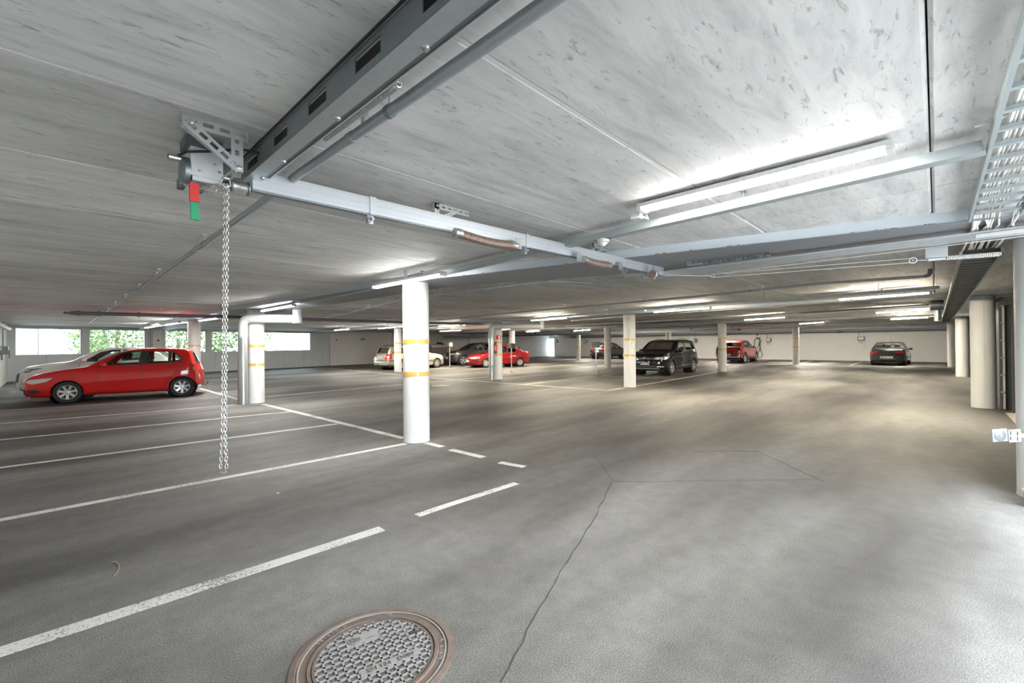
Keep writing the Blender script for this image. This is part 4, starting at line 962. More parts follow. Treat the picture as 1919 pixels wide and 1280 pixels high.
    def ring(s, name, P0, P1, view, mat, off=0.004, depth=0.006, parent=None, closed=True):
        def dens(P):
            out = []; n = len(P)
            for i in range(n if closed else n-1):
                a, b = Vector(P[i]), Vector(P[(i+1) % n]); k = 6
                out += [tuple(a+(b-a)*j/k) for j in range(k)]
            if not closed: out.append(tuple(P[-1]))
            return out
        a, b = dens(P0), dens(P1); bm = bmesh.new(); va = [bm.verts.new((*p, 0)) for p in a]; vb = [bm.verts.new((*p, 0)) for p in b]; n = len(va)
        for i in range(n if closed else n-1): j = (i+1) % n; bm.faces.new((va[i], va[j], vb[j], vb[i]))
        return s.mk(name, bm, view, off, mat, depth, parent)
    def strip(s, name, pts, w, view, mat, off=0.003, parent=None, depth=0.006):
        up = []; dn = []
        for i, p in enumerate(pts):
            a, b = Vector(pts[max(0, i-1)]), Vector(pts[min(len(pts)-1, i+1)]); d = (b-a).normalized(); nn = Vector((-d.y, d.x))*w/2
            up.append((p[0]+nn.x, p[1]+nn.y)); dn.append((p[0]-nn.x, p[1]-nn.y))
        return s.ring(name, up, dn, view, mat, off, depth, parent, closed=False)
    def loc(s, mb, name, mat, parent=None, smooth=True): ORG[s.o.name] = V(s.L/2, 0, 0); return mb.build(name, mat, parent or s.o, smooth)
    def fit(s):
        S = s.S; L = s.L; h2 = s.W/2; trim = S.get('trim', 'black_plastic'); glass = S.get('glass', 'car_glass'); gr = S.get('rearglass', glass)
        for v in 'LR':
            for i, P in enumerate(S.get('win', [])):
                t = s.ring('window_frame', offpoly(P, 0.014), offpoly(P, -0.020), v, S.get('wtrim', 'black_plastic')); s.panel('window_glass', P, v, gr if i > 0 else glass, -0.004, 0, t)
            for P in S.get('pillar', []): s.panel('door_pillar', P, v, 'black_plastic', 0.005)
            for x in S['wheels']:
                arcp = [(x+math.cos(t)*(s.ra+0.03), S['R']+math.sin(t)*(s.ra+0.03)) for t in [math.pi*(-0.10+1.2*k/18) for k in range(19)]]
                arcq = [(x+math.cos(t)*(s.ra-0.025), S['R']+math.sin(t)*(s.ra-0.025)) for t in [math.pi*(-0.10+1.2*k/18) for k in range(19)]]
                zmin = s.sill(x)+0.015
                arcp = [(a, max(b, zmin)) for a, b in arcp]; arcq = [(a, max(b, zmin)) for a, b in arcq]
                s.ring('wheel_arch', arcp, arcq, v, S.get('arch', s.paint), 0.006, 0.03, closed=False)
            for pts in S.get('gaps', []): s.strip('door_gap', pts, 0.008, v, 'black', 0.0015, depth=0.002)
            for pts, w, mat in S.get('mould', []): s.strip('side_moulding', pts, w, v, mat, 0.010, depth=0.012)
            for x, z in S.get('handles', []): s.panel('door_handle', [(x-0.085, z-0.016), (x+0.085, z-0.012), (x+0.085, z+0.014), (x-0.085, z+0.012)], v, S.get('hmat', s.paint), 0.022, 0.024)
            for P, mat, nm in S.get('side', []): s.panel(nm, P, v, mat, 0.006)
            sg = 1 if v == 'L' else -1
            mx, mz = S['mirror']; p = s.cast((mx, mz-0.03), v)[0]; y = abs(p.y)+0.10
            mb = MB(); M = Matrix.Diagonal((0.09, 0.105, 0.075)).to_3x3()
            pr = [(0.001, -1), (0.6, -0.85), (0.9, -0.5), (1, 0), (0.9, 0.5), (0.55, 0.88), (0.001, 1)]; t = MB().lathe(pr, (0, 0, 0), (0, 1, 0), 14)
            mb.add([(mx+q[0]*0.075+0.02, sg*(y+q[1]*0.10), mz+0.04+q[2]*0.068) for q in t.v], t.f); mo = s.loc(mb, 'mirror', S.get('mmat', s.paint))
            s.loc(MB().cyl((mx, sg*(abs(p.y)-0.01), mz-0.015), (mx+0.015, sg*(y-0.03), mz+0.01), 0.02, 8), 'mirror_foot', 'black_plastic', mo)
        def inst(poly, view, nm, g):
            t = s.ring(nm+'_frame', offpoly(poly, 0.012), offpoly(poly, -0.022), view, 'black_plastic'); s.panel(nm, poly, view, g, -0.004, 0, t)
        if 'wsp' in S: inst(S['wsp'], 'F', 'windscreen', glass)
        if 'rwp' in S: inst(S['rwp'], 'B', 'rear_window', gr)
        for P, view, mat, nm in S.get('extra', []):
            s.panel(nm, P, view, mat, 0.006)
            if S.get('sym', True) and view in 'FB' and min(q[0] for q in P) > 0.02: s.panel(nm, [(-a, b) for a, b in P], view, mat, 0.006)
        # wheels and wells
        rr, tw = S['R'], S.get('tw', 0.205)
        for x in S['wheels']:
            for sg in (1, -1):
                yo = sg*(h2-0.02); yi = sg*(h2-0.02-tw)
                s.loc(MB().lathe([(s.ra+0.02, -0.03), (s.ra+0.02, -0.38), (0.05, -0.38)], (x, sg*h2*0.97, rr), (0, sg, 0), 24, cap=False), 'wheel_well', 'black')
                c = (x, (yo+yi)/2, rr); ax = (0, sg, 0); h = tw/2
                w_ = s.loc(MB().lathe([(rr*0.66, -h), (rr*0.93, -h), (rr*0.985, -h*0.8), (rr, -h*0.5), (rr, h*0.5), (rr*0.985, h*0.8), (rr*0.93, h*0.98), (rr*0.80, h), (rr*0.665, h*0.96), (rr*0.655, h*0.5)], c, ax, 32, cap=False), 'wheel', 'rubber')
                rim = MB().lathe([(rr*0.665, h*0.93), (rr*0.64, h*0.97), (rr*0.595, h*0.86), (rr*0.585, h*0.2), (rr*0.58, -h*0.5)], c, ax, 32, cap=False); s.loc(rim, 'rim', 'rim_silver', w_)
                s.loc(MB().lathe([(rr*0.60, h*0.25), (0.01, h*0.25)], c, ax, 24, cap=False), 'brake_disc', 'black', w_)
                ns, sw = S.get('spokes', (7, 0.30)); mb = MB()
                for k in range(ns):
                    t = 2*math.pi*(k+0.25)/ns; e1 = V(math.cos(t), 0, math.sin(t)); e2 = V(-math.sin(t), 0, math.cos(t)); n_ = V(0, sg, 0); C_ = V(c)
                    r0, r1 = rr*0.10, rr*0.61; w0, w1 = rr*sw*0.42, rr*sw*0.62
                    q = [C_+e1*r0+e2*w0*0.6+n_*h*0.72, C_+e1*r0-e2*w0*0.6+n_*h*0.72, C_+e1*r1-e2*w1*0.5+n_*h*0.86, C_+e1*r1+e2*w1*0.5+n_*h*0.86]
                    mb.add([p for p in q]+[p-n_*0.03 for p in q], [(0, 1, 2, 3), (7, 6, 5, 4), (0, 4, 5, 1), (1, 5, 6, 2), (2, 6, 7, 3), (3, 7, 4, 0)])
                mb.lathe([(rr*0.17, h*0.62), (rr*0.17, h*0.86), (rr*0.12, h*0.93), (0.002, h*0.94)], c, ax, 16); s.loc(mb, 'spokes', 'rim_silver', w_)
        # underbody and cabin
        a, b = S['wheels']; sl = max(s.sill(L/2), 0.16)
        s.loc(MB().b6(0.25, L-0.25, -h2*0.80, h2*0.80, sl-0.02, sl+0.06), 'underbody', 'black', smooth=False)
        c0 = S['ws'][0]; bz = s.belt(L*0.5); fz = 0.36
        s.loc(MB().b6(c0-0.05, c0+0.42, -h2*0.78, h2*0.78, bz-0.30, bz-0.05), 'dashboard', 'seat_cloth', smooth=False)
        s.loc(MB().b6(c0-0.2, S['rs'][1]-0.15, -h2*0.84, h2*0.84, fz-0.05, fz), 'cabin_floor', 'black', smooth=False)
        def seat(x, y, w, nm):
            mb = MB().b6(x-0.50, x, y-w/2, y+w/2, fz, fz+0.22); M = Matrix.Rotation(R(14), 3, 'Y')
            mb.box((x+0.06, y, fz+0.46), (0.14, w, 0.56), M=M); o = s.loc(mb, nm, 'seat_cloth', smooth=False)
            n = 1 if w < 0.8 else 3
            for k in range(n):
                yy = y+(k-(n-1)/2)*0.42; s.loc(MB().box((x+0.15, yy, fz+0.83), (0.10, 0.26, 0.17), M=M).cyl((x+0.13, yy-0.06, fz+0.7), (x+0.14, yy-0.06, fz+0.78), 0.008, 6), 'headrest', 'seat_cloth', o)
        sx = S.get('seatx', c0+1.25)
        seat(sx, h2*0.42, 0.48, 'front_seat'); seat(sx, -h2*0.42, 0.48, 'front_seat'); seat(sx+0.88, 0, h2*1.4, 'rear_seat')
        ctr = V(c0+0.55, h2*0.42, bz-0.03); M = Matrix.Rotation(R(-25), 3, 'Y')
        pts = [ctr+M @ V(0, math.cos(t)*0.18, math.sin(t)*0.18) for t in [2*math.pi*k/20 for k in range(20)]]
        s.loc(MB().tube(pts, 0.014, 6, closed=True).cyl(ctr+V(-0.12, 0, -0.05), ctr, 0.03, 8), 'steering_wheel', 'black_plastic')
        s.loc(MB().box((S['ws'][1]-0.18, 0, s.top(S['ws'][1])-0.12), (0.03, 0.2, 0.06)), 'inner_mirror', 'black_plastic', smooth=False)
        for view, z, txt in S.get('plates', []):
            p, nn = s.cast((0, z), view); x = p.x-0.012 if view == 'F' else p.x+0.012
            pl = s.loc(MB().b6(x-0.006, x+0.006, -0.22, 0.22, z-0.056, z+0.056), 'number_plate', 'plate_white', smooth=False)
            sgn = -1 if view == 'F' else 1
            s.loc(MB().b6(x+sgn*0.006-0.001, x+sgn*0.006+0.001, sgn*-0.22, sgn*-0.18, z-0.05, z+0.05) if sgn > 0 else MB().b6(x-0.007, x-0.005, 0.18, 0.22, z-0.05, z+0.05), 'plate_band', 'plate_blue', pl, smooth=False)
            if txt:
                me = text_mesh(txt, 0.105, 'ink', 0.0008)
                rot = Matrix(((0, 0, -1), (-1, 0, 0), (0, 1, 0))) if view == 'F' else Matrix(((0, 0, 1), (1, 0, 0), (0, 1, 0)))
                link_copy(me, 'plate_text', (x+sgn*0.0075, -sgn*0.0+(-0.02 if sgn < 0 else 0.02), z), pl, mat3=rot)
            else:
                for k in range(6): s.loc(MB().box((x+sgn*0.0065, -0.13+k*0.055, z), (0.002, 0.030, 0.06)), 'plate_mark', 'ink', pl, smooth=False)
        if S.get('rails'):
            x0, x1 = S['rails']
            for sg in (1, -1):
                pts = []
                for k in range(9):
                    t = k/8; x = x0+(x1-x0)*t; p = s.cast((x, sg*h2*0.60), 'T')[0]; pts.append((x, sg*h2*0.60, p.z+0.045*math.sin(math.pi*min(1, max(0, t)))**0.35))
                s.loc(MB().tube(pts, 0.014, 8), 'roof_rail', S.get('railmat', 'chrome'))
        if S.get('antenna'):
            x, l_, an = S['antenna']; p = s.cast((x, 0), 'T')[0]; s.loc(MB().cyl(p, p+V(l_*math.cos(an), 0, l_*math.sin(an)), 0.006, 6), 'antenna', 'black_plastic')
        if S.get('hook'):
            s.loc(MB().tube([(L-0.1, 0, 0.30), (L+0.02, 0, 0.28), (L+0.07, 0, 0.31), (L+0.08, 0, 0.37)], 0.014, 8).lathe([(0.001, -0.025), (0.025, 0), (0.001, 0.025)], (L+0.08, 0, 0.39), n=10), 'tow_hook', 'black_plastic')

def place(nearF, nearR, S, side):
    """car heading along -x local; nearF/nearR ground points of the wheels on its near side ('L' is +y local)"""
    f, r = V(nearF), V(nearR); fw = (f-r).normalized(); ang = math.atan2(-fw.y, -fw.x)
    yl = V(-math.sin(ang), math.cos(ang), 0); mid = (f+r)/2; a, b = S['wheels']; offx = (a+b)/2-S['L']/2
    ax = V(math.cos(ang), math.sin(ang), 0); k = 1 if side == 'L' else -1
    return mid-yl*k*(S['W']/2-0.08)-ax*offx, ang

FAB = dict(L=4.0, W=1.73, R=0.298, wheels=(0.90, 3.37), paint='paint_red', tum=0.30, cf=0.20, cr=0.22, nose=0.0, pf=0.10, step=0.03,
 top=[(0, 0.60), (0.05, 0.68), (0.2, 0.765), (0.55, 0.86), (0.95, 0.935), (1.12, 0.97), (1.45, 1.16), (1.85, 1.355), (2.15, 1.435), (2.6, 1.467), (3.0, 1.462), (3.4, 1.43), (3.62, 1.39), (3.70, 1.30), (3.85, 1.04), (3.92, 0.88), (3.98, 0.72), (4.0, 0.50)],
 belt=[(0, 0.60), (0.5, 0.80), (1.1, 0.90), (2.0, 0.955), (3.0, 0.995), (3.6, 1.04), (4.0, 0.9)], sill=[(0, 0.22), (0.4, 0.19), (0.9, 0.20), (3.2, 0.22), (3.7, 0.28), (4.0, 0.34)], ws=(1.10, 1.95), rs=(3.62, 3.86),
 win=[[(1.56, 0.985), (1.86, 1.285), (2.0, 1.345), (2.22, 1.372), (2.40, 1.375), (2.34, 1.005)], [(2.50, 1.01), (2.53, 1.378), (2.88, 1.37), (3.03, 1.355), (3.01, 1.03)], [(3.05, 1.035), (3.07, 1.35), (3.15, 1.335), (3.33, 1.13), (3.31, 1.085)]],
 pillar=[[(2.355, 1.0), (2.415, 1.38), (2.515, 1.382), (2.485, 1.0)], [(1.44, 0.965), (1.57, 1.0), (1.555, 0.975), (1.66, 0.965)]],
 wsp=[(-0.60, 1.01), (-0.50, 1.375), (0.50, 1.375), (0.60, 1.01)], rwp=[(-0.52, 1.03), (-0.48, 1.33), (0.48, 1.33), (0.52, 1.03)],
 gaps=[[(1.50, 0.93), (1.47, 0.6), (1.50, 0.28)], [(2.43, 0.98), (2.42, 0.6), (2.38, 0.30)], [(2.38, 0.30), (1.50, 0.28)], [(3.33, 1.0), (3.20, 0.85), (2.98, 0.62), (2.90, 0.34)], [(1.0, 0.915), (0.62, 0.80), (0.30, 0.70)]],
 handles=[(2.20, 0.86), (3.04, 0.895)], mirror=(1.58, 0.975), spokes=(7, 0.34), hook=True,
 side=[([(0.12, 0.585), (0.24, 0.66), (0.62, 0.70), (0.52, 0.60), (0.30, 0.545)], 'lamp_clear', 'headlight'), ([(3.60, 0.86), (3.70, 0.955), (3.86, 0.985), (3.89, 0.80), (3.74, 0.735)], 'tail_red', 'tail_light'), ([(0.02, 0.30), (0.05, 0.40), (0.34, 0.40), (0.45, 0.33), (0.30, 0.28)], 'black_plastic', 'lower_grille')],
 mould=[([(3.585, 0.865), (3.69, 0.965), (3.86, 0.995)], 0.02, 'black_plastic'), ([(3.585, 0.865), (3.73, 0.73), (3.88, 0.77)], 0.02, 'black_plastic'), ([(1.95, 0.935), (2.6, 0.962), (3.32, 0.985)], 0.010, 'black_plastic')],
 extra=[([(-0.40, 0.50), (-0.45, 0.60), (0.45, 0.60), (0.40, 0.50)], 'F', 'black_plastic', 'grille')], plates=[('F', 0.42, None), ('B', 0.72, None)], antenna=(3.25, 0.16, R(35)))
xm = lambda x: x+0.12*sst(0, 0.9, x)*(1-sst(3.3, 4.0, x))
mp_ = lambda P: [(xm(x), z) for x, z in P]
for key in ('top', 'belt', 'sill', 'handles'): FAB[key] = mp_(FAB[key])
for key in ('win', 'pillar', 'gaps'): FAB[key] = [mp_(P) for P in FAB[key]]
FAB['side'] = [(mp_(P), m_, n_) for P, m_, n_ in FAB['side']]; FAB['mould'] = [(mp_(P), w_, m_) for P, w_, m_ in FAB['mould']]
FAB['wheels'] = (0.98, 3.45); FAB['ws'] = (1.22, 2.07); FAB['mirror'] = (1.70, 0.975)
p, a = place(gp(125, 756), gp(343, 743.2), FAB, 'R')
Car('hatchback', 'bright red five-door hatchback parked in the left bays', FAB, p, a)
fab_p, fab_a = p, a
WHT = dict(L=4.45, W=1.82, R=0.33, wheels=(0.92, 3.60), paint='paint_white', tum=0.36, cf=0.36, step=0.045,
 top=[(0, 0.66), (0.04, 0.78), (0.25, 0.90), (0.7, 0.985), (1.15, 1.04), (1.30, 1.065), (1.7, 1.27), (2.1, 1.43), (2.5, 1.50), (2.9, 1.50), (3.5, 1.40), (4.0, 1.17), (4.25, 1.02), (4.38, 0.98), (4.44, 0.70), (4.45, 0.5)],
 belt=[(0, 0.66), (0.6, 0.90), (1.3, 0.98), (2.5, 1.03), (3.6, 1.08), (4.45, 0.9)], sill=[(0, 0.25), (0.9, 0.22), (3.5, 0.24), (4.45, 0.36)], ws=(1.28, 2.15), rs=(3.5, 4.2),
 win=[[(1.75, 1.05), (2.15, 1.33), (2.45, 1.405), (2.65, 1.41), (2.62, 1.065)], [(2.72, 1.07), (2.75, 1.41), (3.1, 1.39), (3.5, 1.26), (3.6, 1.12)]], pillar=[],
 wsp=[(-0.62, 1.10), (-0.52, 1.41), (0.52, 1.41), (0.62, 1.10)], rwp=[(-0.5, 1.10), (-0.46, 1.34), (0.46, 1.34), (0.5, 1.10)], gaps=[[(1.65, 1.0), (1.62, 0.6), (1.66, 0.32)], [(2.67, 1.04), (2.65, 0.35)]], handles=[(2.48, 0.92)], mirror=(1.75, 1.06), trim='black_plastic',
 side=[([(0.16, 0.74), (0.30, 0.845), (0.80, 0.89), (0.62, 0.82), (0.42, 0.745)], 'lamp_dark', 'headlight')], mould=[([(0.30, 0.80), (0.46, 0.82)], 0.03, 'lamp_clear'), ([(0.50, 0.80), (0.62, 0.84)], 0.03, 'lamp_clear')],
 extra=[([(-0.5, 0.45), (-0.55, 0.72), (0.55, 0.72), (0.5, 0.45)], 'F', 'black_plastic', 'grille')], plates=[('F', 0.44, None)], spokes=(10, 0.2))
ax = V(math.cos(a), math.sin(a), 0); yl = V(-math.sin(a), math.cos(a), 0)
_k = 0.945
for key in ('top', 'belt', 'sill'): WHT[key] = [(x*_k, z) for x, z in WHT[key]]
WHT['win'] = [[(x*_k, z) for x, z in P] for P in WHT['win']]; WHT['gaps'] = [[(x*_k, z) for x, z in P] for P in WHT['gaps']]
WHT['side'] = [([(x*_k, z) for x, z in P], m_, n_) for P, m_, n_ in WHT['side']]; WHT['L'] *= _k; WHT['wheels'] = tuple(x*_k for x in WHT['wheels']); WHT['ws'] = tuple(x*_k for x in WHT['ws']); WHT['rs'] = tuple(x*_k for x in WHT['rs']); WHT['mirror'] = (WHT['mirror'][0]*_k, WHT['mirror'][1])
Car('crossover_car', 'white car parked behind the red hatchback, only its bonnet showing', WHT, fab_p+yl*2.65+ax*(-0.72), a)

TIG = dict(L=4.49, W=1.84, R=0.355, wheels=(0.90, 3.58), paint='paint_black', tum=0.24, cf=0.30, cr=0.16, pf=0.09, step=0.035, nose=0.03,
 top=[(0, 0.78), (0.05, 0.90), (0.2, 0.985), (0.6, 1.05), (1.05, 1.10), (1.22, 1.125), (1.6, 1.36), (1.95, 1.555), (2.25, 1.625), (2.8, 1.645), (3.5, 1.62), (3.95, 1.58), (4.05, 1.52), (4.25, 1.22), (4.38, 1.08), (4.46, 0.85), (4.49, 0.55)],
 belt=[(0, 0.80), (0.5, 0.98), (1.2, 1.03), (2.5, 1.06), (3.7, 1.10), (4.49, 1.0)], sill=[(0, 0.28), (0.9, 0.24), (3.5, 0.26), (4.49, 0.38)], ws=(1.20, 2.02), rs=(3.98, 4.30),
 win=[[(1.62, 1.085), (2.02, 1.46), (2.2, 1.52), (2.52, 1.535), (2.50, 1.095)], [(2.60, 1.10), (2.63, 1.54), (3.2, 1.53), (3.42, 1.50), (3.40, 1.12)], [(3.46, 1.125), (3.48, 1.50), (3.62, 1.47), (3.92, 1.20), (3.90, 1.14)]],
 wsp=[(-0.66, 1.17), (-0.56, 1.535), (0.56, 1.535), (0.66, 1.17)], rwp=[(-0.58, 1.16), (-0.54, 1.50), (0.54, 1.50), (0.58, 1.16)], gaps=[[(1.56, 1.0), (1.55, 0.6), (1.58, 0.42)], [(2.55, 1.06), (2.54, 0.42)], [(3.44, 1.08), (3.2, 0.72), (3.1, 0.45)]], handles=[(2.33, 0.95), (3.22, 0.98)], mirror=(1.68, 1.08),
 arch='black_plastic', wtrim='chrome', glass='car_glass', rails=(2.15, 3.9), spokes=(5, 0.42), mould=[([(1.40, 0.40), (2.3, 0.42), (3.05, 0.43)], 0.035, 'chrome'), ([(1.35, 0.33), (2.3, 0.33), (3.1, 0.34)], 0.08, 'black_plastic')],
 side=[([(0.22, 0.74), (0.24, 0.84), (0.66, 0.90), (0.60, 0.81), (0.42, 0.745)], 'lamp_clear', 'headlight'), ([(3.98, 0.95), (4.0, 1.08), (4.28, 1.08), (4.28, 0.95)], 'tail_red', 'tail_light')],
 extra=[([(0.42, 0.745), (0.44, 0.83), (0.78, 0.86), (0.74, 0.76)], 'F', 'lamp_clear', 'headlight'), ([(-0.40, 0.75), (-0.42, 0.83), (0.42, 0.83), (0.40, 0.75)], 'F', 'black_plastic', 'grille'), ([(0.09, 0.823), (0.09, 0.835), (0.43, 0.835), (0.42, 0.823)], 'F', 'chrome', 'grille_bar'), ([(0.09, 0.755), (0.09, 0.768), (0.42, 0.768), (0.42, 0.755)], 'F', 'chrome', 'grille_bar'),
  ([(-0.55, 0.36), (-0.45, 0.48), (0.45, 0.48), (0.55, 0.36)], 'F', 'black_plastic', 'lower_grille'), ([(-0.62, 0.315), (-0.62, 0.34), (0.62, 0.34), (0.62, 0.315)], 'F', 'silver_trim', 'skid_trim'), ([(0.50, 0.40), (0.52, 0.44), (0.80, 0.445), (0.78, 0.40)], 'F', 'lamp_clear', 'fog_lamp')], plates=[('F', 0.555, 'RUC-455')])
fn, rn = gp(1255, 704), gp(1303, 696.6); dd = V(1, 0.03, 0).normalized(); mid = (fn*0.62+rn*0.38); mid = fn+dd*0.15
p, a = place(mid, mid+dd*2.68, TIG, 'R')
tg = Car('suv', 'black SUV with a chrome grille, facing the camera behind the notice pillar', TIG, p, a)
# round emblem on the grille
pc, nn = tg.cast((0, 0.795), 'F'); pc = pc-V(0.018, 0, 0)
em = tg.loc(MB().lathe([(0.062, 0), (0.068, 0.006), (0.062, 0.010), (0.054, 0.006)], pc, (-1, 0, 0), 24, closed=True), 'emblem', 'chrome')
for pts in ([(-0.028, 0.052), (0.0, 0.012), (0.028, 0.052)], [(-0.054, 0.02), (-0.026, -0.045), (0.0, 0.0), (0.026, -0.045), (0.054, 0.02)]):
    tg.loc(MB().tube([(pc.x-0.006, y, pc.z+z) for y, z in pts], 0.006, 6), 'emblem_letter', 'chrome', em)

ALM = dict(L=4.43, W=1.70, R=0.295, wheels=(0.90, 3.43), paint='paint_crimson', tum=0.34, cf=0.36, cr=0.22, step=0.045,
 top=[(0, 0.60), (0.06, 0.68), (0.3, 0.765), (0.8, 0.87), (1.15, 0.93), (1.28, 0.95), (1.65, 1.18), (2.0, 1.365), (2.35, 1.43), (2.8, 1.44), (3.15, 1.38), (3.45, 1.20), (3.72, 1.03), (3.85, 1.0), (4.2, 0.985), (4.33, 0.95), (4.41, 0.75), (4.43, 0.5)],
 belt=[(0, 0.60), (0.6, 0.79), (1.2, 0.87), (2.5, 0.91), (3.7, 0.945), (4.43, 0.88)], sill=[(0, 0.20), (0.9, 0.19), (3.5, 0.21), (4.43, 0.32)], ws=(1.26, 2.08), rs=(3.1, 3.72),
 win=[[(1.72, 0.935), (2.05, 1.25), (2.25, 1.335), (2.48, 1.345), (2.45, 0.95)], [(2.55, 0.95), (2.57, 1.345), (2.9, 1.325), (3.12, 1.22), (3.2, 1.12), (3.12, 0.975)]],
 wsp=[(-0.58, 0.99), (-0.48, 1.35), (0.48, 1.35), (0.58, 0.99)], rwp=[(-0.52, 1.04), (-0.45, 1.33), (0.45, 1.33), (0.52, 1.04)], gaps=[[(1.62, 0.9), (1.60, 0.3)], [(2.50, 0.9), (2.48, 0.3)], [(3.25, 0.95), (3.05, 0.6), (3.0, 0.3)]], handles=[(2.33, 0.82), (3.18, 0.84)], hmat='black_plastic', mirror=(1.72, 0.94), spokes=(10, 0.34),
 mould=[([(1.25, 0.50), (2.2, 0.505), (3.05, 0.51)], 0.05, 'black_plastic'), ([(3.85, 0.52), (4.3, 0.52)], 0.05, 'black_plastic'), ([(0.12, 0.46), (0.55, 0.46)], 0.05, 'black_plastic')],
 side=[([(0.15, 0.58), (0.22, 0.68), (0.56, 0.70), (0.46, 0.60)], 'lamp_clear', 'headlight'), ([(4.12, 0.74), (4.1, 0.86), (4.33, 0.86), (4.36, 0.74)], 'tail_red', 'tail_light')],
 extra=[([(0.34, 0.56), (0.36, 0.66), (0.70, 0.68), (0.66, 0.57)], 'F', 'lamp_clear', 'headlight'), ([(0.03, 0.56), (0.04, 0.63), (0.28, 0.63), (0.25, 0.56)], 'F', 'black_plastic', 'grille'), ([(-0.5, 0.26), (-0.5, 0.33), (0.5, 0.33), (0.5, 0.26)], 'F', 'black_plastic', 'lower_grille')], plates=[('F', 0.43, None)])
p, a = place(gp(911, 689.2), gp(973, 686.8), ALM, 'R')
Car('saloon_car', 'dark red saloon parked behind the fire extinguisher pillar', ALM, p, a)
alm_p, alm_a = p, a
ETR = dict(L=4.6, W=1.90, R=0.37, wheels=(0.92, 3.69), paint='paint_graphite', tum=0.30, cf=0.34, step=0.05,
 top=[(0, 0.74), (0.05, 0.86), (0.3, 0.97), (0.8, 1.06), (1.15, 1.11), (1.5, 1.30), (1.9, 1.49), (2.3, 1.60), (2.8, 1.63), (3.5, 1.57), (4.0, 1.44), (4.3, 1.15), (4.5, 1.02), (4.58, 0.8), (4.6, 0.5)],
 belt=[(0, 0.74), (0.6, 0.96), (1.2, 1.01), (2.5, 1.04), (3.7, 1.09), (4.6, 1.0)], sill=[(0, 0.26), (0.9, 0.23), (3.6, 0.25), (4.6, 0.38)], ws=(1.13, 2.0), rs=(3.8, 4.25),
 win=[[(1.60, 1.06), (2.0, 1.40), (2.3, 1.51), (2.55, 1.525), (2.52, 1.075)], [(2.62, 1.08), (2.65, 1.525), (3.2, 1.50), (3.45, 1.42), (3.42, 1.11)], [(3.5, 1.11), (3.52, 1.40), (3.68, 1.34), (3.85, 1.2), (3.84, 1.13)]],
 wsp=[(-0.66, 1.15), (-0.55, 1.50), (0.55, 1.50), (0.66, 1.15)], gaps=[[(1.55, 1.0), (1.54, 0.4)], [(2.57, 1.03), (2.56, 0.4)]], handles=[(2.35, 0.93)], mirror=(1.66, 1.06), arch='black_plastic', spokes=(5, 0.36),
 side=[([(0.25, 0.78), (0.28, 0.84), (0.68, 0.87), (0.60, 0.80)], 'lamp_clear', 'headlight')], extra=[([(0.40, 0.78), (0.42, 0.845), (0.80, 0.86), (0.76, 0.79)], 'F', 'lamp_clear', 'headlight'), ([(-0.52, 0.50), (-0.58, 0.74), (0.58, 0.74), (0.52, 0.50)], 'F', 'black_plastic', 'grille'), ([(0.62, 0.38), (0.62, 0.60), (0.78, 0.58), (0.74, 0.40)], 'F', 'black_plastic', 'air_intake')], plates=[('F', 0.54, None)])
fe = gp(868, 684.8); dd = V(math.cos(alm_a), math.sin(alm_a), 0); q = fe
p, a = place(q, q+dd*2.77, ETR, 'R')
Car('electric_car', 'dark grey electric crossover next to the red saloon', ETR, p, a)
etr_p = p
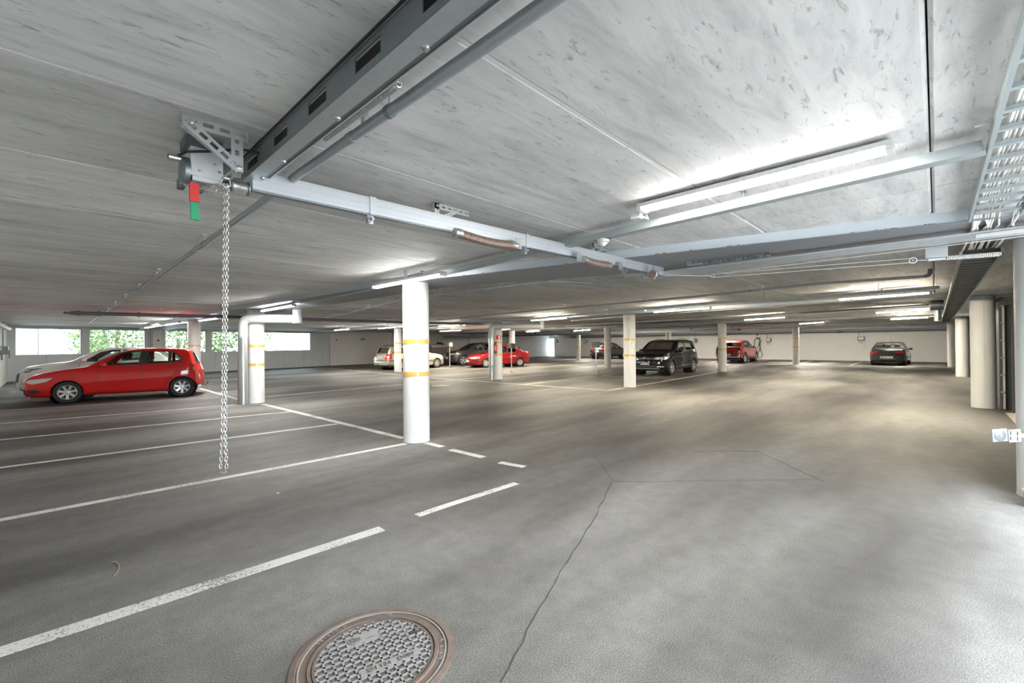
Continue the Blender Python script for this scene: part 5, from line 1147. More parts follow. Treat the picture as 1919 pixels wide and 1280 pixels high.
PAS = dict(L=4.68, W=1.75, R=0.312, wheels=(0.93, 3.63), paint='paint_beige', tum=0.30, cf=0.30, cr=0.14, step=0.04,
 top=[(0, 0.60), (0.06, 0.70), (0.3, 0.79), (0.8, 0.89), (1.15, 0.95), (1.28, 0.97), (1.65, 1.20), (2.0, 1.38), (2.35, 1.45), (2.9, 1.47), (3.6, 1.455), (4.15, 1.42), (4.27, 1.36), (4.48, 1.02), (4.55, 0.90), (4.62, 0.72), (4.66, 0.60), (4.68, 0.45)],
 belt=[(0, 0.60), (0.6, 0.82), (1.2, 0.89), (2.5, 0.93), (3.8, 0.96), (4.68, 0.9)], sill=[(0, 0.22), (0.9, 0.20), (3.6, 0.22), (4.68, 0.30)], ws=(1.26, 2.08), rs=(4.2, 4.50),
 win=[[(1.72, 0.955), (2.05, 1.26), (2.25, 1.355), (2.50, 1.37), (2.47, 0.965)], [(2.57, 0.97), (2.60, 1.37), (3.2, 1.365), (3.38, 1.34), (3.30, 0.985)], [(3.42, 0.99), (3.46, 1.345), (3.98, 1.33), (4.18, 1.02), (4.16, 1.0)]],
 wsp=[(-0.60, 1.01), (-0.50, 1.37), (0.50, 1.37), (0.60, 1.01)], rwp=[(-0.58, 0.985), (-0.52, 1.33), (0.52, 1.33), (0.58, 0.985)], gaps=[[(1.62, 0.92), (1.60, 0.3)], [(2.52, 0.95), (2.50, 0.3)], [(3.40, 0.97), (3.2, 0.62), (3.12, 0.3)]], handles=[(2.32, 0.83), (3.2, 0.85)], mirror=(1.72, 0.955), spokes=(6, 0.34), rails=(2.2, 4.05), railmat='black_plastic', hook=True,
 mould=[([(1.25, 0.48), (2.2, 0.485), (3.25, 0.49)], 0.04, 'black_plastic'), ([(3.98, 0.575), (4.45, 0.58)], 0.045, 'black_plastic'), ([(0.12, 0.50), (0.55, 0.50)], 0.04, 'black_plastic')],
 side=[([(4.30, 0.66), (4.27, 0.96), (4.46, 0.95), (4.54, 0.66)], 'tail_red', 'tail_light')], extra=[([(0.50, 0.66), (0.50, 0.955), (0.80, 0.955), (0.80, 0.66)], 'B', 'tail_red', 'tail_light'), ([(-0.80, 0.555), (-0.80, 0.60), (0.80, 0.60), (0.80, 0.555)], 'B', 'black_plastic', 'bumper_moulding'), ([(0.40, 0.58), (0.42, 0.68), (0.74, 0.70), (0.70, 0.60)], 'F', 'lamp_clear', 'headlight')], plates=[('B', 0.78, None)], antenna=(4.05, 0.30, R(125)))
q = gp(755, 692.9); f_ = gp(815.5, 689.4); dd = (f_-q).normalized(); q = f_-dd*2.70*1.0
qq = (gp(755, 692.9)+f_)/2; p, a = place(qq+dd*1.35, qq-dd*1.35, PAS, 'L')
pas = Car('estate_car', 'beige estate car seen from behind, right of the green exit sign', PAS, p, a)
pas_p, pas_a = p, a
KIA = dict(L=4.55, W=1.83, R=0.345, wheels=(0.92, 3.62), paint='paint_brown_black', tum=0.28, step=0.06,
 top=[(0, 0.70), (0.05, 0.82), (0.4, 0.95), (1.0, 1.03), (1.2, 1.06), (1.65, 1.30), (2.0, 1.46), (2.4, 1.53), (3.0, 1.545), (3.7, 1.52), (4.1, 1.46), (4.22, 1.38), (4.40, 1.05), (4.5, 0.9), (4.55, 0.6)],
 belt=[(0, 0.70), (0.6, 0.92), (1.2, 0.97), (2.5, 1.0), (3.8, 1.05), (4.55, 0.95)], sill=[(0, 0.25), (0.9, 0.22), (3.6, 0.24), (4.55, 0.34)], ws=(1.18, 2.02), rs=(4.1, 4.42),
 win=[[(1.65, 1.02), (2.02, 1.36), (2.25, 1.445), (2.5, 1.455), (2.48, 1.035)], [(2.58, 1.04), (2.6, 1.455), (3.2, 1.44), (3.4, 1.41), (3.38, 1.06)], [(3.46, 1.07), (3.48, 1.40), (3.7, 1.37), (4.0, 1.15), (3.98, 1.09)]],
 wsp=[(-0.62, 1.10), (-0.52, 1.45), (0.52, 1.45), (0.62, 1.10)], rwp=[(-0.55, 1.08), (-0.5, 1.40), (0.5, 1.40), (0.55, 1.08)], gaps=[[(2.53, 1.0), (2.52, 0.4)]], handles=[(2.3, 0.9), (3.2, 0.92)], mirror=(1.7, 1.03), arch='black_plastic', glass='car_glass', rearglass='car_glass_dark', spokes=(5, 0.3), rails=(2.2, 3.9), railmat='silver_trim', mould=[([(1.4, 0.32), (3.1, 0.34)], 0.03, 'chrome')],
 extra=[([(0.42, 0.93), (0.42, 1.03), (0.80, 1.03), (0.80, 0.90)], 'B', 'tail_red', 'tail_light'), ([(0.55, 0.52), (0.55, 0.58), (0.76, 0.58), (0.76, 0.52)], 'B', 'tail_red', 'reflector'), ([(-0.78, 0.615), (-0.78, 0.63), (0.78, 0.63), (0.78, 0.615)], 'B', 'chrome', 'chrome_strip')], plates=[('B', 0.74, None)])
n1 = gp(1113, 673.2); n1 = V(36.6, n1.y/n1.x*36.6, 0)
Car('crossover_car', 'dark crossover with glowing red tail lights near the glass door', KIA, (n1.x+4.55/2-0.8, n1.y-0.75, 0), R(180+2))
ARI = dict(L=4.6, W=1.85, R=0.365, wheels=(0.90, 3.68), paint='paint_copper_red', tum=0.30, step=0.06,
 top=[(0, 0.74), (0.05, 0.86), (0.4, 1.0), (1.0, 1.08), (1.2, 1.12), (1.65, 1.38), (2.0, 1.56), (2.4, 1.64), (3.0, 1.655), (3.6, 1.60), (4.1, 1.46), (4.3, 1.20), (4.48, 1.10), (4.56, 0.9), (4.6, 0.6)],
 belt=[(0, 0.74), (0.6, 0.95), (1.2, 1.0), (2.5, 1.05), (3.8, 1.13), (4.6, 1.05)], sill=[(0, 0.26), (0.9, 0.23), (3.6, 0.26), (4.6, 0.38)], ws=(1.18, 2.05), rs=(3.9, 4.32),
 win=[[(1.65, 1.07), (2.02, 1.44), (2.3, 1.54), (2.55, 1.55), (2.52, 1.09)], [(2.62, 1.10), (2.65, 1.55), (3.2, 1.52), (3.6, 1.40), (3.75, 1.26), (3.55, 1.16)]],
 wsp=[(-0.64, 1.16), (-0.54, 1.53), (0.54, 1.53), (0.64, 1.16)], rwp=[(-0.58, 1.20), (-0.50, 1.50), (0.50, 1.50), (0.58, 1.20)], gaps=[[(2.57, 1.06), (2.56, 0.4)]], handles=[(2.32, 0.95), (3.25, 1.0)], hmat='black_plastic', mirror=(1.7, 1.08), mmat='black_plastic', arch='black_plastic', glass='car_glass', rearglass='car_glass_dark', spokes=(5, 0.26), mould=[([(1.4, 0.34), (3.15, 0.36)], 0.10, 'black_plastic')],
 extra=[([(0.62, 0.86), (0.62, 1.08), (0.86, 1.06), (0.84, 0.84)], 'B', 'tail_dark', 'tail_light'), ([(-0.86, 0.93), (-0.86, 0.965), (0.86, 0.965), (0.86, 0.93)], 'B', 'tail_red', 'light_bar'), ([(-0.70, 0.46), (-0.62, 0.64), (0.62, 0.64), (0.70, 0.46)], 'B', 'black_plastic', 'bumper_insert'), ([(-0.86, 0.40), (-0.86, 0.465), (0.86, 0.465), (0.86, 0.40)], 'B', 'silver_trim', 'skid_trim'), ([(0.72, 0.465), (0.72, 0.60), (0.86, 0.60), (0.86, 0.465)], 'B', 'silver_trim', 'bumper_corner')], plates=[('B', 0.60, None)])
q0, q1 = gp(1344, 678.6), gp(1399, 679.6); mid = (q0+q1)/2; k = 34.3/mid.x; mid = mid*k
Car('electric_car', 'copper red crossover charging at the far right wall', ARI, (mid.x+4.6/2-0.9, mid.y, 0), R(180))
MEG = dict(L=4.45, W=1.72, R=0.295, wheels=(0.88, 3.46), paint='paint_gunmetal', tum=0.36, cr=0.20, step=0.05,
 top=[(0, 0.60), (0.06, 0.68), (0.3, 0.77), (0.8, 0.87), (1.15, 0.93), (1.28, 0.95), (1.65, 1.18), (2.0, 1.36), (2.4, 1.425), (2.8, 1.42), (3.15, 1.34), (3.5, 1.14), (3.75, 1.005), (4.2, 0.985), (4.34, 0.95), (4.42, 0.72), (4.45, 0.48)],
 belt=[(0, 0.60), (0.6, 0.79), (1.2, 0.87), (2.5, 0.91), (3.7, 0.94), (4.45, 0.88)], sill=[(0, 0.20), (0.9, 0.19), (3.6, 0.22), (4.45, 0.30)], ws=(1.26, 2.08), rs=(3.1, 3.75),
 win=[[(1.72, 0.935), (2.05, 1.24), (2.25, 1.33), (2.48, 1.34), (2.45, 0.95)], [(2.55, 0.95), (2.57, 1.335), (2.9, 1.31), (3.15, 1.19), (3.22, 1.08), (3.15, 0.97)]],
 wsp=[(-0.58, 0.99), (-0.47, 1.34), (0.47, 1.34), (0.58, 0.99)], rwp=[(-0.56, 1.03), (-0.45, 1.34), (0.45, 1.34), (0.56, 1.03)], gaps=[[(2.50, 0.9), (2.48, 0.3)]], handles=[(2.33, 0.82), (3.18, 0.84)], hmat='black_plastic', mirror=(1.72, 0.94), mmat='black_plastic', spokes=(7, 0.3), mould=[([(1.25, 0.46), (3.05, 0.48)], 0.04, 'black_plastic')],
 extra=[([(0.42, 0.79), (0.36, 0.835), (0.80, 0.84), (0.80, 0.75), (0.55, 0.75)], 'B', 'tail_red', 'tail_light'), ([(-0.06, 0.755), (-0.06, 0.775), (0.06, 0.775), (0.06, 0.755)], 'B', 'black', 'boot_lock'), ([(-0.80, 0.655), (-0.80, 0.665), (0.80, 0.665), (0.80, 0.655)], 'B', 'black', 'bumper_gap'), ([(-0.30, 0.44), (-0.30, 0.57), (0.30, 0.57), (0.30, 0.44)], 'B', 'silver_trim', 'plate_holder')], plates=[('B', 0.505, 'HKB-706')], hook=True, antenna=(2.2, 0.45, R(90)))
q0, q1 = gp(1636, 684.3), gp(1698, 684.3); mid = (q0+q1)/2
Car('saloon_car', 'dark grey saloon seen from behind at the far right wall', MEG, (mid.x+4.45/2-0.99, mid.y-0.0, 0), R(180-2))
# ------------------------------------------------------------------ ducts at the pillars
def duct(base, r, zgal, ztop, runs, label, joints=(), dent=False):
    o = thing('ventilation_duct', label, 'duct', base); x, y = base.x, base.y
    MB().cyl((x, y, 0), (x, y, zgal), r, 28).build('lower_pipe', 'duct_galv', o)
    for z in joints: MB().cyl((x, y, z-0.012), (x, y, z+0.012), r+0.005, 28).build('joint_ring', 'duct_galv', o)
    d = runs.normalized(); L = runs.length; br = r*1.45
    pts = [V(x, y, zgal), V(x, y, ztop-br)]+arc((x+d.x*br, y+d.y*br, ztop-br), br, math.pi, math.pi/2, d, (0, 0, 1), 5)[1:]+[V(x+d.x*L, y+d.y*L, ztop)]
    MB().tube(pts, r, 28).build('upper_bend', 'duct_grey', o)
    e = pts[-1]
    MB().lathe([(r*0.98, -r*1.0), (r*1.06, -r*0.9), (r*1.06, 0.0), (r*1.0, r*0.5), (r, ZB-ztop+0.02)], e, n=28).build('riser', 'duct_grey', o)
    for z in (zgal+0.02,): MB().cyl((x, y, z-0.015), (x, y, z+0.015), r+0.006, 28).build('collar', 'duct_grey', o)
    if dent:
        tc = V(-x, -y, 0).normalized(); c = V(x, y, 0.55)+tc*(r-0.01)
        sd = V(-tc.y, tc.x, 0)
        MB().add([c+sd*0.07+V(0, 0, 0.08)+tc*0.02, c-sd*0.07+V(0, 0, 0.07)+tc*0.025, c-sd*0.05-V(0, 0, 0.02)+tc*0.03, c+sd*0.02-V(0, 0, 0.10)+tc*0.02, c+V(0, 0, 0.02)+tc*0.05], [(0, 1, 4), (1, 2, 4), (2, 3, 4), (3, 0, 4)]).build('torn_flap', 'galv_bright', o, smooth=False)
    return o
b = gp(455.5, 758.5); b = b+b.normalized()*0.12; zg = hz(b, 633)
duct(b, 0.115, zg, hz(b, 597), V(1.12, -0.62, 0), 'bent ventilation duct with shiny lower pipe beside the left pillar', (hz(b, 686),))
b = gp(921.3, 713.2); b = b+b.normalized()*0.12; zg = hz(b, 634)
duct(b, 0.115, zg, hz(b, 611.5), V(1.75, -1.25, 0), 'bent ventilation duct with a torn shiny pipe beside the extinguisher pillar', (hz(b, 678),), True)
# fire extinguisher and its sign on the pillar
c4 = CP['col4']; tc = V(-c4.x, -c4.y, 0).normalized(); sd = V(tc.y, -tc.x, 0)          # sd points to picture left?
if sd.dot(_r) > 0: sd = -sd
b = c4+(tc*0.94+sd*0.34).normalized()*(CR+0.085); zb0 = hz(b, 661.5); zt0 = hz(b, 641)
o = thing('fire_extinguisher', 'red fire extinguisher hanging on the white pillar', 'fire extinguisher', (b.x, b.y, zb0))
h = zt0-zb0; MB().lathe([(0.068, 0.02), (0.075, 0.04), (0.075, h*0.72), (0.06, h*0.82), (0.025, h*0.88), (0.022, h*0.92)], (b.x, b.y, zb0), n=20).build('cylinder', 'red_plastic', o)
MB().lathe([(0.078, 0), (0.078, 0.05), (0.07, 0.05)], (b.x, b.y, zb0-0.01), n=20).build('foot_ring', 'black_plastic', o)
MB().box((b.x, b.y, zb0+h*0.95), (0.05, 0.05, 0.05)).cyl((b.x, b.y, zb0+h*0.98), V(b.x, b.y, zb0+h*1.03)+sd*-0.10, 0.012, 8).build('valve', 'black_plastic', o)
MB().tube([V(b.x, b.y, zb0+h*0.94), V(b.x, b.y, zb0+h*0.9)+sd*0.10, V(b.x, b.y, zb0+h*0.5)+sd*0.115, V(b.x, b.y, zb0+h*0.15)+sd*0.10], 0.012, 8).build('hose', 'rubber', o)
for k in range(4): 
    p = V(b.x, b.y, zb0+h*(0.28+0.1*k))+tc*0.0755; MB().box(p, (0.07, 0.004, 0.018), math.atan2(tc.y, tc.x)+math.pi/2).build('label_line', 'sign_white', o, smooth=False)
b = c4+(tc*0.98-sd*0.20).normalized()*(CR+0.004); z0, z1 = hz(b, 636), hz(b, 628.3); a_ = math.atan2(tc.y, tc.x)+math.pi/2
o = thing('fire_sign', 'red and white fire equipment sign above the extinguisher', 'sign', (b.x, b.y, z0))
MB().box((b.x, b.y, (z0+z1)/2), (0.20, 0.006, z1-z0), a_).build('plate', 'sign_red', o, smooth=False)
p = V(b.x, b.y, (z0+z1)/2)+tc*0.004-sd*0.03; MB().box(p, (0.07, 0.004, (z1-z0)*0.8), a_).build('pictogram', 'sign_white', o, smooth=False)
# paper notice on the pillar before the black SUV
cc = CP['colC']; tc = V(-cc.x, -cc.y, 0).normalized(); sl_ = V(-tc.y, tc.x, 0)
if sl_.dot(_r) < 0: sl_ = -sl_
o = thing('paper_notice', 'white paper notice taped to the pillar before the black SUV', 'notice', (cc.x, cc.y, 1.1)); mb = MB(); z0, z1 = hz(cc+tc*CR, 655.5), hz(cc+tc*CR, 639)
for a0, a1 in zip([-0.02+0.8*k/6 for k in range(6)], [-0.02+0.8*k/6 for k in range(1, 7)]):
    P0, P1 = cc+(tc*math.cos(a0)+sl_*math.sin(a0))*(CR+0.005), cc+(tc*math.cos(a1)+sl_*math.sin(a1))*(CR+0.005)
    mb.add([(P0.x, P0.y, z0), (P1.x, P1.y, z0), (P1.x, P1.y, z1), (P0.x, P0.y, z1)], [(0, 1, 2, 3)])
mb.build('sheet', 'paper', o)
for k, w in enumerate((0.5, 0.55, 0.2, 0.35, 0.6, 0.7)):
    z = z1-(z1-z0)*(0.12+0.15*k); P = cc+(tc*math.cos(0.38)+sl_*math.sin(0.38))*(CR+0.007); MB().box((P.x, P.y, z), (0.16*w, 0.003, 0.012), math.atan2(tc.y, tc.x)+math.pi/2-0.6 if False else math.atan2(sl_.y, sl_.x)+(-0.38 if sl_.cross(tc).z > 0 else 0.38)).build('print_line', 'box_grey', o, smooth=False)

# ------------------------------------------------------------------ engine heater posts
def post(px, py, y0, y1, label):
    b = gp(px, py); zt, zb_ = hz(b, y0), hz(b, y1); o = thing('heater_post', label, 'power post', b, group='socket posts between the bays')
    MB().cyl(b, (b.x, b.y, zb_), 0.028, 12).build('pole', 'galv_bright', o); MB().lathe([(0.10, 0), (0.10, 0.02), (0.04, 0.03)], b, n=14).build('foot', 'galv_dark', o)
    MB().box((b.x, b.y, (zt+zb_)/2), (0.29, 0.27, zt-zb_), R(0)).build('socket_box', 'box_grey', o, smooth=False)
    MB().box((b.x, b.y, zt+0.006), (0.32, 0.30, 0.014)).build('lid', 'box_grey', o, smooth=False)
    for k in (-0.045, 0.045): MB().cyl((b.x-0.145, b.y+k, (zt+zb_)/2+0.02), (b.x-0.157, b.y+k, (zt+zb_)/2+0.02), 0.03, 10).build('socket', 'motor_dark', o)
post(843, 689, 642, 649.5, 'grey socket post between the estate car and the red saloon')
post(958.6, 697, 644, 652.5, 'grey socket post in front of the red saloon')
post(1117.3, 704, 641, 651.5, 'grey socket post in front of the dark crossover')

# ------------------------------------------------------------------ far right wall equipment
WX = 42.197
def onr(px): q = onwall(px, V(WX, 0, 0), V(1, 0, 0)); return q.y
def wz(px, py): return hz(V(WX, onr(px), 0), py)
def wbox_(px, y0, y1, w, label, loop=0, green=False, cord=False):
    y, za, zb2 = onr(px), wz(px, y1), wz(px, y0); o = thing('wall_socket_box', label, 'socket box', (WX, y, za), group='socket boxes on the far wall')
    MB().b6(WX-0.16, WX, y-w/2, y+w/2, za, zb2).build('case', 'box_grey', o, smooth=False); MB().b6(WX-0.20, WX-0.16, y-w*0.38, y+w*0.38, za+(zb2-za)*0.2, zb2-(zb2-za)*0.12).build('cover', 'sign_green' if green else 'white_plastic', o, smooth=False)
    MB().cyl((WX-0.03, y+w*0.3, zb2), (WX-0.03, y+w*0.3, 2.2), 0.018, 8).build('conduit', 'box_grey', o)
    if loop: MB().tube([(WX-0.08, y+w*0.2, za), (WX-0.10, y+w*0.3, za-loop*0.6), (WX-0.10, y+w*0.05, za-loop), (WX-0.10, y-w*0.2, za-loop*0.55), (WX-0.08, y-w*0.1, za)], 0.014, 6).build('lead', 'box_grey', o)
    if cord: MB().tube([(WX-0.12, y-0.1, za), (WX-0.14, y-0.12, za-0.5), (WX-0.13, y-0.18, za-0.80), (WX-0.14, y-0.26, za-0.5), (WX-0.12, y-0.25, za)], 0.012, 6).build('hanging_cord', 'cable_white', o)
wbox_(1614, 630.5, 638.5, 0.42, 'socket box with a hanging cord left of the grey saloon', 0.2, cord=True)
wbox_(1441, 633.5, 640.5, 0.36, 'socket box right of the car charger', 0.25)
wbox_(1304.5, 634.5, 641.5, 0.30, 'socket box with a green sticker above the black SUV', 0.2, green=True)
wbox_(1098, 637, 642.5, 0.42, 'socket box with cords beside the dark crossover', 0.2, cord=True)
wbox_(1044, 637.5, 642.5, 0.30, 'small socket box right of the glass door')
y = onr(1420.5); za, zb2 = wz(1420, 632.5), wz(1420, 623.8); o = thing('car_charger', 'white wall charger with a long black cable', 'charger', (WX, y, za))
MB().b6(WX-0.14, WX, y-0.22, y+0.22, za, zb2).build('case', 'white_plastic', o, smooth=False); MB().b6(WX-0.145, WX-0.14, y-0.06, y+0.06, za+0.12, zb2-0.08).build('display', 'box_grey', o, smooth=False)
MB().box((WX-0.12, y-0.02, za-0.06), (0.12, 0.25, 0.10)).build('plug_holder', 'black_plastic', o, smooth=False)
zz = lambda py: wz(1420, py)
for lst in ([(1416, 635), (1414, 645), (1415, 653), (1420, 652), (1424, 640), (1422, 634)], [(1423, 635), (1425, 650), (1421, 664), (1422, 670), (1426, 671), (1429, 665), (1426, 655), (1424, 645), (1427, 640), (1424, 634)]):
    cp = crs([(onr(a_), wz(a_, b_)) for a_, b_ in lst], 5); MB().tube([(WX-0.10, p[0], p[1]) for p in cp], 0.022, 6).build('cable', 'rubber', o)
# exit signs
def sign(p, rz, w, h, label, glow=False):
    o = thing('exit_sign', label, 'sign', p); MB().box((0+p[0], p[1], p[2]), (w, 0.03, h), rz).build('plate', 'exit_glow' if glow else 'sign_green', o, smooth=False)
    n_ = V(math.sin(rz), -math.cos(rz), 0); t_ = V(math.cos(rz), math.sin(rz), 0); P = V(p)+n_*0.018
    MB().box(P-t_*w*0.22, (w*0.16, 0.006, h*0.6), rz).build('figure', 'sign_white', o, smooth=False)
    MB().box(P+t_*w*0.16, (w*0.3, 0.006, h*0.18), rz).build('arrow', 'sign_white', o, smooth=False)
q = onwall(679.5, B, nB_)-nB_*0.03; rzb = math.atan2(dB.y, dB.x); hq = hz(q, 635.8)
sign((q.x, q.y, hq), rzb, 0.34, 0.17, 'green exit sign on the back wall left of the estate car')
sign((WX-0.012, onr(1042.5), wz(1042, 627.3)), R(-90), 0.40, 0.16, 'glowing green exit sign beside the glass door', True)
sign((WX-0.012, onr(1002.5), wz(1002, 633.5)), R(-90), 0.30, 0.22, 'small green sign on the far wall left of the glass door')
sign((WX-0.012, onr(1574.5), wz(1574, 622)), R(-90), 0.9*0.45, 0.16, 'small pale green sign on the far wall above the empty bay')
# rust red drain pipe and a hanging vent pipe near the far corner
yq = onr(973.5); MB().cyl((WX-0.7, yq, 0), (WX-0.7, yq, 2.4), 0.09, 12).build('drain_pipe', 'pipe_rust', label='rust red drain pipe right of the red saloon', cat='pipe')
yq = onr(993.5); o = thing('hanging_pipe', 'grey pipe pair with a rusty end hanging left of the glass door', 'pipe', (WX-1, yq, 1.8))
for k in (-0.12, 0.12): MB().cyl((WX-1, yq+k, 1.85), (WX-1, yq+k, ZC+0.012), 0.05, 8).build('tube', 'pipe_grey', o)
MB().cyl((WX-1, yq-0.12, 1.70), (WX-1, yq-0.12, 1.86), 0.06, 8).build('end_piece', 'pipe_rust', o)
# left wall boxes and pipes
for i, (y_, lab) in enumerate(((26.6, 'grey switch box on the left wall near the corner'), (22.6, 'grey switch box on the left wall at the picture edge'))):
    o = thing('switch_box', lab, 'box', (-1.3, y_, 1.2)); MB().b6(-1.3, -1.12, y_-0.22, y_+0.22, 1.25, 1.58).build('case', 'box_grey', o, smooth=False); MB().cyl((-1.27, y_, 1.58), (-1.27, y_, ZC), 0.02, 8).build('conduit', 'box_grey', o); MB().b6(-1.12, -1.08, y_-0.1, y_-0.02, 1.1, 1.42).build('lever', 'box_grey', o, smooth=False)

# ------------------------------------------------------------------ covered trailer behind the estate car
tr = gp(822, 684.0)*1.07
zt, zb2 = hz(tr, 645), hz(tr, 661); o = thing('trailer', 'covered trailer with an orange strap behind the estate car bonnet', 'trailer', tr, R(12)); ORG[o.name] = V(0, 0, 0)
MB().b6(-1.5, 0.55, -0.7, 0.7, zb2-0.15, zt-0.22).build('side_walls', 'trailer_side', o, smooth=False)
mb = MB(); nx, ny = 12, 6; rnd = random.Random(3)
vs = [(-1.55+2.15*i/nx, -0.75+1.5*j/ny, zt-0.24+0.22*math.sin(math.pi*j/ny)**0.3*(0.8+0.3*rnd.random())) for i in range(nx+1) for j in range(ny+1)]
mb.add(vs, [(i*(ny+1)+j, (i+1)*(ny+1)+j, (i+1)*(ny+1)+j+1, i*(ny+1)+j+1) for i in range(nx) for j in range(ny)]); mb.build('tarpaulin', 'tarp', o)
MB().b6(0.20, 0.25, -0.76, -0.70, zb2-0.1, zt-0.06).bar((0.225, -0.74, zt-0.06), (0.30, 0.0, zt+0.06), 0.05, 0.01).build('strap', 'strap_orange', o, smooth=False)
MB().lathe([(0.20, -0.07), (0.29, -0.07), (0.29, 0.07), (0.20, 0.07)], (0.2, 0, zt+0.02), (0.3, 0, 1), 20, closed=True).build('spare_tyre', 'rubber', o)
for sg in (-1, 1): MB().lathe([(0.16, -0.08), (0.29, -0.08), (0.29, 0.08), (0.16, 0.08)], (-0.4, sg*0.72, 0.29), (0, 1, 0), 18, closed=True).build('wheel', 'rubber', o)
MB().bar((-0.4, -0.72, 0.29), (-0.4, 0.72, 0.29), 0.05, 0.05).b6(-1.4, 0.5, -0.05, 0.05, 0.29, zb2-0.12).build('axle', 'black_plastic', o, smooth=False)

# ------------------------------------------------------------------ manholes
c = V(1.075, 1.955, 0); ang = math.atan2((gp(1000, 0+740+0, 0)-gp(700, 1210)).y, 1)
ang = math.atan2(gp(800, 1180).y-gp(640, 1240).y, gp(800, 1180).x-gp(640, 1240).x)
mh = thing('manhole_cover', 'rusty round cast iron manhole cover in the foreground', 'manhole cover', c)
Rf = 0.375
MB().lathe([(Rf, -0.05), (Rf, 0.006), (Rf-0.028, 0.009), (Rf-0.032, 0.003), (Rf-0.075, 0.003), (Rf-0.078, 0.009), (Rf-0.092, 0.009), (Rf-0.095, -0.03)], c, n=72, cap=False).build('frame_ring', 'rust_iron', mh)
MB().lathe([(Rf-0.036, 0.002), (Rf-0.036, 0.0075), (Rf-0.044, 0.0075), (Rf-0.044, 0.002)], c, n=72, cap=False).build('frame_rib', 'cast_iron', mh)
Rl = Rf-0.098
lid = MB().lathe([(Rl, -0.03), (Rl, 0.006), (Rl-0.012, 0.006), (Rl-0.014, -0.001), (0.0, -0.001)], c, n=64, cap=False).build('lid', 'rust_cell', mh)
ux, uy = V(math.cos(ang), math.sin(ang), 0), V(-math.sin(ang), math.cos(ang), 0)
st = 0.040; nn_ = int(Rl/st)+1; grid = MB()
def seg(off, along, across, gaps=()):
    if abs(off) >= Rl-0.012: return
    e = math.sqrt((Rl-0.010)**2-off*off); cuts = [-e]
    for g0, g1 in sorted(gaps): cuts += [g0, g1]
    cuts.append(e)
    for k in range(0, len(cuts), 2):
        a0, a1 = max(-e, cuts[k]), min(e, cuts[k+1])
        if a1 > a0: MB().bar(c+across*off+along*a0+V(0, 0, 0.002), c+across*off+along*a1+V(0, 0, 0.002), 0.011, 0.007).build('lid_rib', 'cast_iron', mh, smooth=False)
lg = (-0.10, 0.06, 0.115, 0.195)      # blank field with the logo (along ux, along uy)
for k in range(-nn_, nn_+1):
    o_ = k*st; seg(o_, ux, uy, [(lg[0], lg[1])] if lg[2] < o_ < lg[3] else ([(-0.09, 0.19)] if -0.115 < o_ < -0.065 else []))
    seg(o_+st/2, uy, ux, ([(lg[2], lg[3])] if lg[0] < o_+st/2 < lg[1] else [])+([(-0.115, -0.065)] if -0.09 < o_+st/2 < 0.19 else []))
def flat(x0, x1, y0, y1):
    p = c+ux*(x0+x1)/2+uy*(y0+y1)/2; MB().box((p.x, p.y, 0.002), (x1-x0, y1-y0, 0.0065), ang).build('lid_field', 'cast_iron', mh, smooth=False)
flat(*lg); flat(-0.09, 0.19, -0.115, -0.065)
def cast(txt, size, x, y, mat='rust_cell', rot=0.0, par=mh):
    me = text_mesh(txt, size, mat, 0.0016); p = c+ux*x+uy*y; link_copy(me, 'cast_lettering', (p.x, p.y, 0.0066), par, (0, 0, ang+rot))
cast('EN 124   D400', 0.036, 0.05, -0.09); cast('NG', 0.034, -0.055, 0.158); cast('- - - - -', 0.016, 0.015, 0.142)
for x in (-0.072,): 
    p = c+ux*x+uy*0.158; MB().lathe([(0.021, 0.005), (0.021, 0.0075), (0.018, 0.0075), (0.018, 0.005)], p, n=20, cap=False).build('logo_ring', 'rust_cell', mh)
def curved(txt, a_mid, size, rr=Rf-0.055):
    n = len(txt)
    for i, chh in enumerate(txt):
        if chh == ' ': continue
        t = a_mid-(i-(n-1)/2)*size*0.75/rr; me = text_mesh(chh, size, 'cast_iron', 0.0016); p = c+(ux*math.cos(t)+uy*math.sin(t))*rr
        link_copy(me, 'cast_lettering', (p.x, p.y, 0.0046), mh, (0, 0, ang+t-math.pi/2))
curved('TS-400 L', R(118), 0.030); curved('NG', R(62), 0.028); curved('A c.EN', R(-25), 0.034)
p = c+ux*0.225+uy*0.06; MB().box((p.x, p.y, 0.000), (0.055, 0.03, 0.012), ang).build('lift_hole', 'crack', mh, smooth=False); MB().box((p.x+0.012, p.y+0.008, 0.004), (0.02, 0.02, 0.012), ang).build('lift_bar', 'rust_iron', mh, smooth=False)
p = gp(828, 722.8); o = thing('manhole_cover', 'flat pale manhole cover behind the nearest pillar', 'manhole cover', p)
MB().lathe([(0.36, 0), (0.36, 0.006), (0.31, 0.006), (0.31, 0.002)], p, n=40, cap=False).build('frame_ring', 'cast_iron', o); MB().lathe([(0.305, 0), (0.305, 0.004), (0, 0.005)], p, n=40).build('lid', 'cast_iron', o)
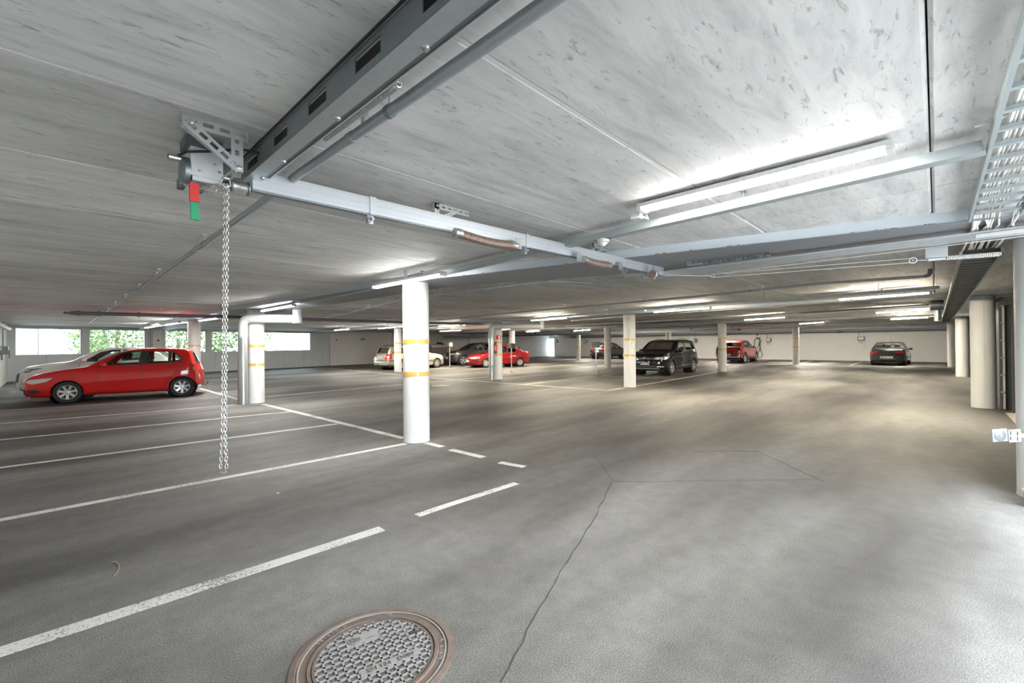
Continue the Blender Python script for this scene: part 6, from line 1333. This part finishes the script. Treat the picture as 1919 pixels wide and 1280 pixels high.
# twig and dry leaves
rnd = random.Random(2); pts = [gp(x, y, 0.006) for x, y in ((209, 1053), (216, 1052), (222, 1057), (223, 1065), (219, 1074), (213, 1080))]
MB().tube(pts, 0.0028, 6).build('twig', 'twig', label='curved dry twig on the asphalt at lower left', cat='twig')
for i, (x, y, lab) in enumerate(((155, 864, 'dry leaf between the third and fourth bay lines'), (200, 956, 'tiny green leaf just below the nearest long bay line'), (521, 924, 'pale scrap on the floor right of the hanging chain'), (254, 889, 'dry leaf left of the chain loop, in the second bay'), (448, 822, 'dry leaf right of the hanging chain'), (300, 1208, 'pale pebble left of the manhole cover'))):
    p = gp(x, y, 0.004); MB().prism(blob(p, 0.014, 0.008, 7, i, i), 0.001, 0.005).build('dry_leaf', 'leaf_dry' if i != 2 else 'paper', smooth=False, label=lab, cat='leaf', group='litter on the floor')

# ------------------------------------------------------------------ door sensor and broom at the right edge
ray_ = lambda px, py, t: V(0, 0, EYE)+(_f*F+_r*(px-959.5)-_u*(py-640.0))*(t/F)
t = 4.0; P = ray_(1886, 816, t)
rt = V(_r.x, _r.y, 0).normalized(); fw_ = V(_f.x, _f.y, 0).normalized()
o = thing('door_sensor', 'white reflector of the door sensor with a round grey lens', 'sensor', P); wpx = t/F
tl = Matrix.Rotation(R(-4), 3, V(fw_)); aR = tl @ rt; aU = tl @ V(0, 0, 1)
def plate(mb, c0, w, h, th): return mb.bar(c0-aR*w/2, c0+aR*w/2, th, h, up=aU)
plate(MB(), ray_(1873, 815.5, t), 27*wpx, 23*wpx, 0.01).build('reflector_plate', 'sensor_white', o, smooth=False)
plate(MB(), ray_(1901, 816.5, t-0.01), 22*wpx, 23*wpx, 0.012).build('mount_plate', 'sensor_white', o, smooth=False)
cc_ = ray_(1874.5, 816.5, t-0.006); MB().lathe([(11.2*wpx, 0), (11.2*wpx, 0.003), (10.2*wpx, 0.006), (0.0, 0.006)], cc_, -fw_, 24).build('lens', 'sensor_lens', o); MB().lathe([(2*wpx, 0.006), (2*wpx, 0.010), (0, 0.011)], cc_, -fw_, 12).build('lens_centre', 'sensor_white', o)
for x, y in ((1894, 811.5), (1894, 821.5), (1907, 812.5), (1907, 822.5)): plate(MB(), ray_(x, y, t-0.017), 2.2*wpx, 7*wpx, 0.003).build('slot', 'black', o, smooth=False)
e = ray_(1911, 816, t); MB().bar(e, e+aR*0.28, 0.03, 7*wpx).build('arm', 'galv_bright', o, smooth=False)
e2 = e+aR*0.28; MB().bar((e2.x, e2.y, 0), (e2.x, e2.y, 2.36), 0.05, 0.05, up=(1, 0, 0)).build('stand', 'galv_bright', o, smooth=False)
P = gp(1924, 950); o = thing('broom', 'wooden broom head with green bristles at the foot of the right pillar', 'broom', P)
zb2 = hz(P, 920); MB().bar(P-rt*0.02+V(0, 0, zb2), P+rt*0.30+V(0, 0, zb2), 0.05, 0.03).build('head', 'wood', o, smooth=False)
for k in range(18):
    q = P+rt*(-0.01+0.017*k); MB().cyl((q.x, q.y, zb2), (q.x-0.015, q.y, 0.0), 0.011, 5, 0.006).build('bristle_tuft', 'bristle', o)
q = P+rt*0.14; MB().cyl((q.x, q.y, zb2), (q.x+0.02, q.y-0.25, 1.35), 0.013, 8).build('stick', 'wood', o)

# ------------------------------------------------------------------ outside the windows
def tree(x, y, h, r, n, seed, label, z0=-0.15):
    rnd = random.Random(seed); o = thing('leafy_tree', label, 'tree', (x, y, z0), group='trees outside the windows')
    MB().cyl((x, y, z0), (x, y, z0+h*0.6), 0.16, 10, 0.09).build('trunk', 'bark', o)
    for k in range(5):
        a = rnd.uniform(0, 6.3); MB().cyl((x, y, z0+h*(0.2+0.08*k)), (x+math.cos(a)*r*0.7, y+math.sin(a)*r*0.7, z0+h*(0.35+0.1*k)), 0.05, 6, 0.02).build('branch', 'bark', o)
    mb = MB()
    for i in range(n):
        while True:
            v = V(rnd.uniform(-1, 1), rnd.uniform(-1, 1), rnd.uniform(-1, 1))
            if 0.25 < v.length < 1: break
        cl = v*(1.0 if rnd.random() < 0.6 else 0.8); c_ = V(x+cl.x*r, y+cl.y*r, z0+h*0.55+cl.z*h*0.45); s_ = rnd.uniform(0.09, 0.20)
        a_, b_ = V(rnd.gauss(0, 1), rnd.gauss(0, 1), rnd.gauss(0, 1)).normalized(), V(rnd.gauss(0, 1), rnd.gauss(0, 1), rnd.gauss(0, 1)).normalized(); b_ = (b_-a_*b_.dot(a_)).normalized()
        mb.add([c_-a_*s_, c_-b_*s_*0.5, c_+a_*s_, c_+b_*s_*0.5], [(0, 1, 2, 3)])
    mb.build('crown', 'leaf', o, smooth=False)
tree(3.0, 38.0, 5.2, 2.3, 1700, 1, 'leafy tree behind the second window'); tree(6.6, 40.5, 5.6, 2.2, 1500, 2, 'leafy tree behind the second and third windows')
tree(8.6, 37.6, 4.6, 1.5, 1100, 3, 'small leafy tree behind the pillar at the third window'); tree(2.0, 43.0, 5.0, 1.3, 900, 4, 'leafy tree at the right edge of the first window'); tree(11.6, 39.2, 4.6, 1.1, 350, 5, 'thin leafy tree behind the fourth window')
o = thing('house', 'white house with a red band outside the rightmost window', 'house', (26, 60, -0.15))
MB().b6(22, 40, 58, 68, -0.15, 9.0).build('wall', 'render_white', o, smooth=False); MB().b6(21.8, 40.2, 57.7, 58.0, 3.3, 3.9).build('red_band', 'paint_crimson', o, smooth=False); MB().b6(21.5, 40.5, 57.5, 68.5, 9.0, 9.3).build('roof', 'box_grey', o, smooth=False)
